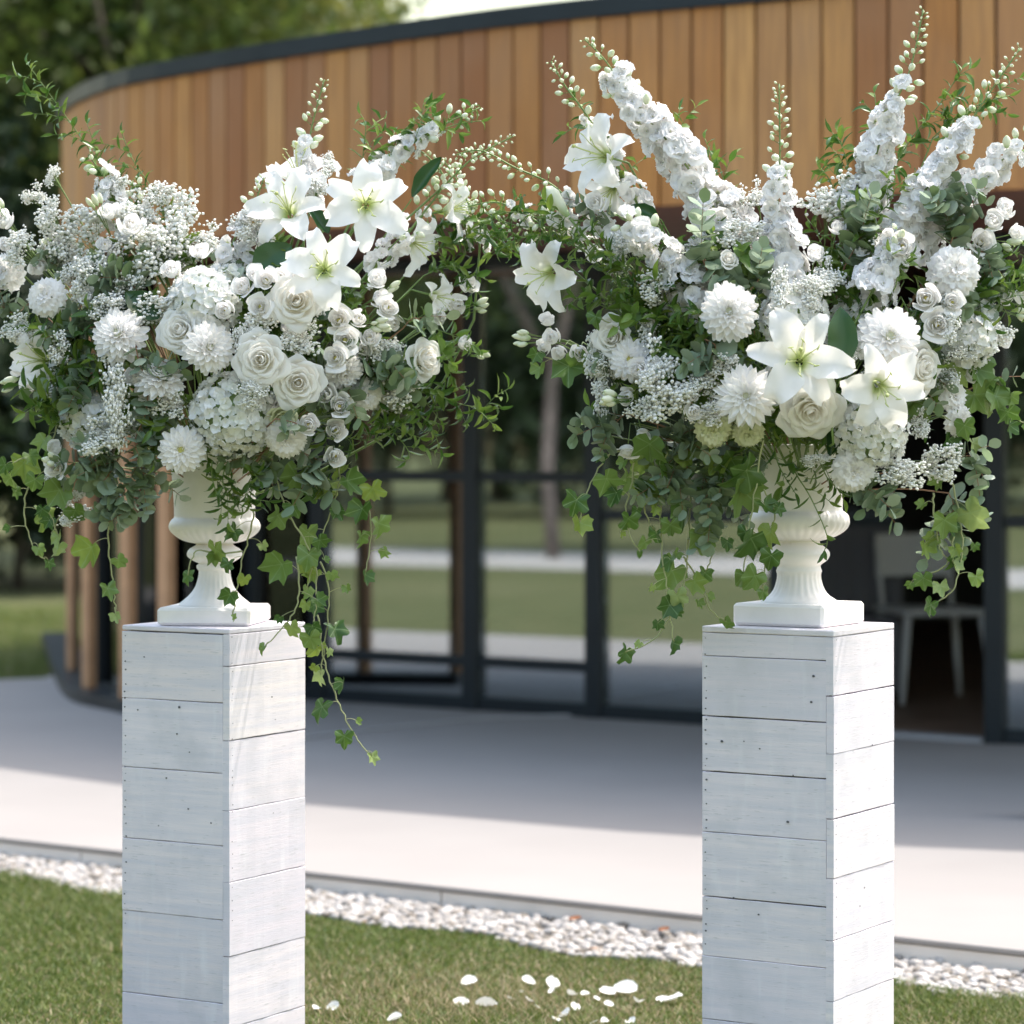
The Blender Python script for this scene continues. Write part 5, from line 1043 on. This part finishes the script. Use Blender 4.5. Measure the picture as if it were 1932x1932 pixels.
for x, y, r, l, dz, sq in [
    (1568, 378, 54, 'baby\'s breath cloud between the upright and the tallest delphinium', .14, (1.1, .9)), (1600, 400, 38, 'baby\'s breath edge behind green leaves of the right urn', .12, (1, 1)), (1395, 395, 36, 'baby\'s breath left of the upright delphinium', .14, (1, 1.1)), (1430, 365, 26, 'small baby\'s breath tip touching the upright delphinium', .12, (.8, 1.2)),
    (1415, 480, 40, 'baby\'s breath above blue grey leaves', .20, (1, 1.1)), (1330, 460, 34, 'baby\'s breath under the arching delphinium', .18, (1, 1)), (1230, 545, 36, 'baby\'s breath over the pale hydrangea', .24, (1.1, .8)), (1180, 480, 40, 'baby\'s breath between lily bud stem and floret mass', .16, (1, 1)),
    (1240, 690, 42, 'purple stemmed baby\'s breath beside the frilled bloom', .30, (1, 1.1)), (1262, 760, 44, 'baby\'s breath around the small round ball bloom', .31, (1.1, 1)), (1215, 770, 32, 'baby\'s breath under the cupped lisianthus', .27, (1.1, .9)), (1122, 668, 34, 'baby\'s breath drooping at the inner rim', .17, (.6, 1.3)), (1140, 745, 30, 'baby\'s breath below the drooping strand', .19, (.6, 1.2)),
    (1320, 715, 34, 'baby\'s breath against dark leaves left of the spiky dahlia', .31, (1, 1)), (1365, 690, 30, 'baby\'s breath above the spiky dahlia', .32, (1, .8)), (1335, 780, 32, 'baby\'s breath left beneath the spiky dahlia', .30, (1.1, .9)), (1470, 545, 32, 'baby\'s breath strewn on the crowning hydrangea', .34, (.8, 1.3)), (1535, 555, 36, 'baby\'s breath right above the crowning hydrangea', .30, (1.1, .9)),
    (1570, 520, 34, 'baby\'s breath left of the slender buds', .24, (1, 1)), (1618, 660, 22, 'few tiny blossoms beside the broad leaf', .35, (.8, 1.2)), (1700, 890, 42, 'low baby\'s breath right of the lowest carnation', .28, (1.2, .8)), (1775, 870, 40, 'baby\'s breath above the outer ivy fall', .22, (1.2, .9)), (1790, 615, 24, 'thin baby\'s breath strands on the tall hydrangea', .28, (1, 1.2)),
    (1740, 800, 26, 'baby\'s breath in shade beside the creamy hydrangea', .22, (.9, 1)), (1540, 870, 24, 'a few blossoms over smilax on the right cup', .28, (1.2, .6)), (1660, 520, 34, 'baby\'s breath under the dense floret spike', .22, (1, 1)), (1840, 490, 30, 'baby\'s breath behind the large carnation', .12, (1, 1))]:
    gyp(x, y, r, l, dz, sq=sq)
budstem(1072, 408, 1028, 352, 15, 'long closed lily bud pointing to the left arrangement', .12)
budstem(1568, 790, 1560, 700, 14, 'green closed lily bud between the two big lilies', .33)
bleaf(1592, 690, 1588, 578, 62, 'dark broad leaf standing between the largest lily and the big dahlia', .37)
bleaf(1565, 860, 1600, 740, 40, 'long leaf between the two big lilies in shade', .28)
bleaf(1270, 620, 1235, 540, 50, 'dark broad leaf in the inner ruscus', .18)
bleaf(1240, 410, 1200, 385, 30, 'small dark leaf under the high lily', .16)
S1([(1160, 380), (1165, 290), (1100, 240), (1060, 255)], 'ruscus', 'ruscus sprig behind the budded delphinium tip', .014, .9, .08, 3)
S1([(1270, 330), (1275, 260), (1282, 205)], 'ruscus', 'thin ruscus tip beside the arching delphinium top', .014, .85, .06, 2)
S1([(1340, 380), (1345, 310), (1330, 262)], 'ruscus', 'ruscus tip above the arching delphinium middle', .014, .85, .06, 2)
S1([(1380, 410), (1365, 340), (1350, 290)], 'ruscus', 'lower ruscus tip right of the arching delphinium', .014, .9, .06, 2)
S1([(1600, 440), (1605, 350), (1590, 280), (1570, 250)], 'ruscus', 'upright bright ruscus left of the tallest delphinium', .012, 1.05, .10, 4)
S1([(1590, 430), (1570, 350), (1550, 320)], 'ruscus', 'ruscus sprig above the fascia side baby\'s breath', .014, .95, .08, 2)
S1([(1680, 330), (1720, 260), (1770, 200), (1815, 130)], 'ruscus', 'airy ruscus spray between the two tallest delphiniums', .014, .95, .08, 6)
S1([(1760, 260), (1820, 210), (1870, 190), (1905, 180)], 'ruscus', 'leafy spray crossing the bare delphinium tip', .013, .95, .10, 4)
S1([(1660, 320), (1655, 230), (1650, 175)], 'ruscus', 'single ruscus tip left of the tallest delphinium', .016, .9, .06, 2)
S1([(1620, 480), (1640, 420), (1680, 380), (1690, 330)], 'ruscus', 'ruscus crossing in front of the tallest delphinium foot', .011, .95, .20, 5)
S1([(1560, 560), (1590, 500), (1610, 440), (1620, 400)], 'ruscus', 'tangled green ruscus right of the upright delphinium', .010, .9, .16, 6)
S1([(1590, 560), (1560, 490), (1540, 430)], 'ruscus', 'fine stemmed greenery behind the upright delphinium', .011, .85, .14, 5)
S1([(1300, 650), (1220, 580), (1140, 510), (1080, 440), (1010, 400)], 'ruscus', 'long ruscus branch arching over the trumpet lily', .010, .95, .19, 9)
S1([(1280, 620), (1200, 540), (1150, 470), (1120, 430)], 'ruscus', 'dark ruscus behind the floret mass', .010, .9, .22, 6)
S1([(1240, 640), (1180, 600), (1120, 570), (1080, 560)], 'ruscus', 'ruscus fan under the trumpet lily', .010, .9, .15, 7)
S1([(1100, 470), (1040, 450), (980, 450), (930, 480)], 'ruscus', 'thin branch dipping into the gap between the urns', .011, .85, .08, 5)
S1([(1110, 440), (1030, 415), (960, 400), (905, 420)], 'ruscus', 'upper ruscus of the gap from the right urn', .011, .85, .07, 6)
S1([(1320, 700), (1290, 660), (1300, 620), (1260, 600)], 'ruscus', 'dark ruscus left of the full dahlia', .010, .9, .25, 6)
S1([(1400, 700), (1440, 680), (1420, 640)], 'ruscus', 'shaded leaves between full dahlia and spiky dahlia', .011, .85, .26, 4)
S1([(1860, 560), (1900, 520), (1935, 510)], 'bright', 'bright smilax leaving the view on the outer side', .011, .95, .10, 6)
S1([(1830, 540), (1880, 560), (1930, 580)], 'ruscus', 'ruscus strands over the outer hydrangea pair', .011, .85, .16, 5)
S1([(1840, 480), (1890, 480), (1935, 450)], 'bright', 'thin bright spray under the two globe lisianthus', .012, .85, .12, 4)
S1([(1700, 560), (1730, 620), (1760, 660)], 'ruscus', 'dark leaves between big dahlia and open lisianthus', .011, 1.0, .22, 4)
S1([(1690, 540), (1700, 500), (1720, 480)], 'ruscus', 'slender upright leaf sprig beside the slim buds', .014, .95, .28, 1)
S1([(1490, 850), (1500, 890), (1530, 940), (1560, 1010), (1555, 1040)], 'ruscus', 'long smilax strand hanging down the right urn', .016, .95, .22, 1, anchor=False)
S1([(1540, 850), (1560, 900), (1590, 930)], 'ruscus', 'dark smilax leaves over the right cup rim', .014, 1.0, .25, 2, anchor=False)
S1([(1460, 840), (1470, 880), (1500, 930)], 'ruscus', 'smilax strand along the inner side of the right cup', .014, 1.0, .24, 2, anchor=False)
S1([(1590, 860), (1620, 830), (1580, 800)], 'ruscus', 'dark leaves left of the creamy hydrangea', .011, .9, .24, 4)
S1([(1500, 840), (1540, 820), (1480, 800)], 'ruscus', 'dark leaves under the half hidden rose', .010, .95, .24, 6)
S1([(1140, 820), (1125, 790), (1112, 765)], 'bright', 'single bright pointed leaves at the inner rim', .020, 1.3, .14, 0)
S1([(1330, 640), (1350, 655), (1330, 690)], 'euca', 'blue green eucalyptus under the full dahlia', .013, 1.25, .31, 2)
S1([(1330, 500), (1320, 470), (1350, 520), (1390, 510)], 'euca', 'blue grey leaves around the yellowish rosebud', .013, 1.25, .27, 3)
S1([(1400, 560), (1430, 530), (1425, 500)], 'euca', 'eucalyptus leaves left of the upright delphinium foot', .013, 1.1, .27, 3)
S1([(1110, 425), (1120, 405), (1105, 380)], 'euca', 'small eucalyptus sprig behind the lily bud', .014, .95, .10, 2)
S1([(1790, 470), (1800, 430), (1785, 400), (1820, 410)], 'euca', 'eucalyptus with red twigs above the large carnation', .012, 1.15, .18, 6)
S1([(1830, 470), (1860, 480), (1850, 520)], 'euca', 'grey leaves right of the large carnation', .012, 1.0, .14, 5)
S1([(1320, 840), (1330, 900), (1345, 960), (1350, 1000)], 'euca', 'shaded eucalyptus hanging among the inner ivy', .010, 1.05, .16, 7, anchor=False)
S1([(1290, 830), (1280, 880), (1260, 930)], 'euca', 'dark eucalyptus above the long inner vines', .010, 1.05, .17, 6, anchor=False)
S1([(1370, 830), (1380, 880), (1370, 930)], 'euca', 'dark eucalyptus left of the right cup', .010, 1.05, .17, 6, anchor=False)
S1([(1180, 780), (1160, 800), (1150, 820)], 'euca', 'eucalyptus under the inner baby\'s breath', .012, 1.05, .18, 4)
S1([(1240, 800), (1250, 830), (1300, 830)], 'euca', 'eucalyptus fringe below the ball bloom', .011, 1.05, .22, 5)
S1([(1600, 900), (1640, 930), (1630, 960)], 'euca', 'oval grey leaves hanging right of the lowest carnation', .015, 1.2, .24, 2)
S1([(1680, 900), (1690, 940)], 'euca', 'pointed hanging leaf under the low baby\'s breath', .018, 1.25, .25, 0)
S1([(1780, 880), (1830, 860), (1855, 900)], 'euca', 'thin eucalyptus twig pointing outwards over the ivy fall', .016, 1.1, .16, 2)
S1([(1790, 930), (1800, 960), (1780, 980)], 'euca', 'eucalyptus leaves at the top of the outer ivy fall', .013, 1.2, .18, 4)
S1([(1860, 720), (1880, 712), (1925, 710)], 'euca', 'fine twig with paired leaves pointing outwards', .016, .9, .12, 0)
for p, n, s, l, dz in [
    ([(1175, 850), (1145, 862), (1110, 920), (1094, 985)], 5, 1.15, 'separate ivy vine nearest the glass doors of the right urn', .16), ([(1200, 850), (1190, 920), (1180, 980), (1205, 1040)], 7, 1.0, 'inner ivy vine with big dark and pale leaves', .18),
    ([(1240, 850), (1245, 950), (1250, 1040), (1262, 1130), (1270, 1210)], 12, 1.0, 'long thin ivy vine reaching lowest on the inner side', .17), ([(1300, 850), (1302, 930), (1300, 1010), (1290, 1100), (1240, 1200), (1180, 1230)], 12, 1.05, 'ivy vine curling back at its bare tip', .15),
    ([(1290, 1050), (1315, 1090), (1340, 1150), (1368, 1172)], 5, 1.1, 'ivy branch ending on the right pedestal top', .12), ([(1440, 830), (1425, 920), (1412, 1010), (1402, 1090)], 5, 1.2, 'thick pale ivy stem crossing the inner side of the right cup', .27),
    ([(1412, 1020), (1440, 1050), (1440, 1110)], 5, 1.15, 'ivy leaves beside the stem of the right urn', .26), ([(1425, 900), (1460, 960), (1455, 1000)], 3, 1.25, 'single dark ivy leaf lying on the right bowl', .26),
    ([(1240, 830), (1260, 850), (1250, 870)], 4, 1.25, 'wide pale ivy leaf directly under the baby\'s breath', .22), ([(1330, 870), (1340, 950), (1345, 1040), (1330, 1080)], 6, .9, 'shaded ivy vine behind the others', .12),
    ([(1220, 900), (1215, 960), (1235, 1000)], 6, 1.05, 'short ivy tuft among the inner vines', .16), ([(1790, 890), (1808, 960), (1815, 1040), (1800, 1110), (1760, 1140)], 10, 1.05, 'bright ivy fall ending in a curl on the outer side', .20),
    ([(1760, 930), (1765, 990), (1775, 1040), (1800, 1060)], 6, 1.0, 'yellow green ivy beside the bright fall', .20), ([(1800, 1000), (1790, 1060), (1740, 1090), (1720, 1100)], 5, .8, 'small leaved ivy runner swinging inwards', .19),
    ([(1790, 720), (1840, 745), (1890, 775), (1935, 800)], 10, 1.05, 'ivy runner stretching outwards beside the small carnation', .14), ([(1740, 770), (1790, 790), (1830, 830)], 7, 1.0, 'ivy in shade right of the creamy hydrangea', .20),
    ([(1810, 690), (1850, 700), (1900, 740)], 7, 1.0, 'ivy leaves under the tall side hydrangea', .14), ([(1100, 690), (1050, 680), (1020, 670)], 5, 1.0, 'bright ivy tip below the inner lisianthus cluster', .10), ([(1190, 640), (1150, 610), (1130, 600)], 4, 1.05, 'ivy leaves over the inner cream rose', .22),
    ([(1400, 840), (1390, 880), (1360, 870)], 4, 1.1, 'ivy leaf spread left of the pale stem', .20)]:
    ivy(p, l, n, s, dz)
lisbuds(1008, 638, 6, 26, 'closed buds pointing from the inner lisianthus cluster', (-1, .1, .3), .10); lisbuds(1170, 755, 8, 34, 'pale green buds bundled beside the cupped lisianthus', (-.9, 0, .5), .26); lisbuds(1688, 480, 5, 28, 'slim buds beside the outward delphiniums', (-.3, .6, .6), .26)
lisbuds(1885, 460, 4, 22, 'buds under the two globe lisianthus', (.8, -.2, .4), .12); lisbuds(1790, 590, 5, 22, 'closed buds between the open lisianthus', (.2, 0, .9), .22); lisbuds(1905, 585, 4, 22, 'greenish buds at the outer rim', (.8, -.2, .4), .08); lisbuds(1210, 820, 4, 20, 'buds beside the hanging white bloom', (.2, -.4, .8), .20)
# ---------------------------------------------------------------- inner greenery that closes both arrangements
for side in 'LR':
    A = ARR[side]; SIDE[0] = side; nm = 'left' if side == 'L' else 'right'
    for i in range(46):
        a = rnd.uniform(0, 6.283); q = rnd.uniform(.10, .72) ** .7; x = A['cx'] + math.cos(a) * q * 390; y = A['cy'] + 5 + math.sin(a) * q * (235 if math.sin(a) < 0 else 120)
        nx, ny = (x - A['cx']) / A['rx'], (y - A['cy']) / A['ry']; dz = A['dep'] * math.sqrt(max(.02, 1 - nx * nx - ny * ny)) - rnd.uniform(.05, .12)
        a2 = a + rnd.uniform(-.9, .9); l = rnd.uniform(45, 90)
        k = rnd.choice(['ruscus', 'ruscus', 'ruscus', 'bright', 'euca']); sprig([(x, y, dz), (x + math.cos(a2) * l * .5, y + math.sin(a2) * l * .5, dz + .01), (x + math.cos(a2) * l, y + math.sin(a2) * l, dz)], k, 'dark leafy branch filling the shaded heart of the %s arrangement' % nm, .010, 1.15, None, 3, grp='inner leafy branches of the %s arrangement' % nm)
for side in 'LR':
    A = ARR[side]; SIDE[0] = side; nm = 'left' if side == 'L' else 'right'
    for i in range(30):
        a = rnd.uniform(0, 6.283); q = rnd.uniform(.2, .92) ** .6; x = A['cx'] + math.cos(a) * q * 410; y = A['cy'] - 15 + math.sin(a) * q * (230 if math.sin(a) < 0 else 170)
        nx, ny = (x - A['cx']) / A['rx'], (y - A['cy']) / A['ry']; dz = A['dep'] * math.sqrt(max(.02, 1 - nx * nx - ny * ny)) - rnd.uniform(.0, .05)
        if i % 5 < 3: gyp(x, y, rnd.uniform(24, 44), 'fine baby\'s breath tucked between the blooms of the %s arrangement' % nm, dz, sq=(rnd.uniform(.8, 1.3), rnd.uniform(.7, 1.1)))
        else: head('lisianthus', x, y, rnd.uniform(32, 46), None, 'small white bloom tucked deep between larger flowers of the %s arrangement' % nm, dz - .02, op=rnd.uniform(.2, .7))
# ---------------------------------------------------------------- fallen petals on the lawn and dry leaves on the pebbles
def petal_ground(i):
    g = random.Random(900 + i); V = []; c = g.uniform(.25, .7)
    for ii in range(5):
        t = ii / 4
        for jj in range(5):
            s = -1 + jj / 2; w = (.3, .8, 1, .9, .45)[ii] * .022
            V.append((t * .05 - .025, s * w, .004 + c * w * s * s + .010 * (t - .4) ** 2 * g.uniform(.6, 3) + g.uniform(0, .0015)))
    return mesh('petal', V, grid_faces(5, 5), M['fallen'])
M['fallen'] = leafmat('fallen_petal', [(0, W0), (1, W1)], .6, .2, .3)
GP = [petal_ground(i) for i in range(5)]
PL = [(886, 1858, 36, 'flat petal furthest from the camera at the start of the scattered petals'), (872, 1895, 34, 'petal standing on edge left of the wide flat one'), (917, 1901, 46, 'wide flat petal nearest the edge standing one'), (963, 1886, 22, 'small square petal right of the wide flat one'), (984, 1873, 13, 'tiny petal crumb between two small ones'),
      (995, 1856, 32, 'rounded petal tilted towards the platform'), (996, 1889, 24, 'narrow upright petal beside the small square one'), (1012, 1901, 14, 'petal scrap beside the narrow upright one'), (1040, 1859, 36, 'petal lying just above a smaller one'), (1044, 1871, 24, 'smaller petal tucked under another'),
      (1076, 1879, 28, 'curled petal like a cup'), (1082, 1903, 26, 'petal curled into a hook'), (1103, 1878, 20, 'small petal right of the cup shaped one'), (1123, 1885, 17, 'thin petal between small and broken ones'), (1146, 1897, 22, 'oval petal below the largest heap'), (1177, 1874, 52, 'largest petal of the scattered heap'),
      (1145, 1876, 36, 'long petal leaning on the largest one'), (1201, 1893, 30, 'petal at the foot of the largest one'), (1264, 1890, 48, 'broad petal heap nearest the right pedestal'), (1245, 1888, 26, 'narrow petal beside the heap near the right pedestal'), (1066, 1919, 38, 'long petal slanting at the picture\'s lower rim'),
      (1048, 1927, 28, 'petal half cut by the lower rim under the slanting one'), (1138, 1929, 22, 'pointed petal at the lower rim'), (1119, 1930, 18, 'small petal at the lower rim by the pointed one'), (1190, 1930, 28, 'petal at the lower rim below the largest one'), (601, 1905, 22, 'petal closest to the left pedestal'), (634, 1901, 28, 'jagged petal just right of the one by the left pedestal'), (749, 1925, 32, 'lone tall petal at the lower rim between the pedestals')]
for i, (x, y, s, l) in enumerate(PL):
    Z = CAM_H * F / (y - HY); p = at(x, y, Z); sc = .86 * s / F * Z / .05
    t = tag(obj('petal', GP[i % 5]), l, 'petal', 'fallen petals on the lawn'); t.matrix_basis = Matrix.Translation((p.x, p.y - .09, .017)) @ RZ(rnd.uniform(0, 360)) @ RX(rnd.uniform(8, 40) * rnd.choice((-1, 1))) @ RY(rnd.uniform(-25, 10)) @ SC(sc)
M['dry'] = simple('dry_leaf', (.30, .12, .05), .8)
for i, (x, y, l) in enumerate([(652, 1692, 'orange dry leaf on the pebbles nearest the left pedestal'), (738, 1697, 'curled orange leaf against the platform edge'), (765, 1699, 'small leaf beside the curled orange one'), (1085, 1752, 'flat orange leaf in the middle of the pebble strip'), (1253, 1773, 'last orange leaf before the right pedestal'), (1795, 1826, 'brown leaf on the pebbles beyond the right pedestal'), (28, 1612, 'dull leaf on the pebbles at the outer end')]):
    Z = CAM_H * F / (y - HY); p = at(x, y, Z); t = tag(obj('dry_leaf', mesh('dry_leaf', *(lambda V: (V, grid_faces(3, 3)))([((i_ - 1) * .022, (j_ - 1) * .014 * (1 - .5 * abs(i_ - 1)), .008 * abs(j_ - 1) + .004 * i_) for i_ in range(3) for j_ in range(3)]), M['dry'])), l, 'leaf', 'dry leaves on the pebbles')
    t.matrix_basis = Matrix.Translation((p.x, p.y + .01, .022)) @ RZ(rnd.uniform(-40, 40)) @ RX(24) @ SC(.8)
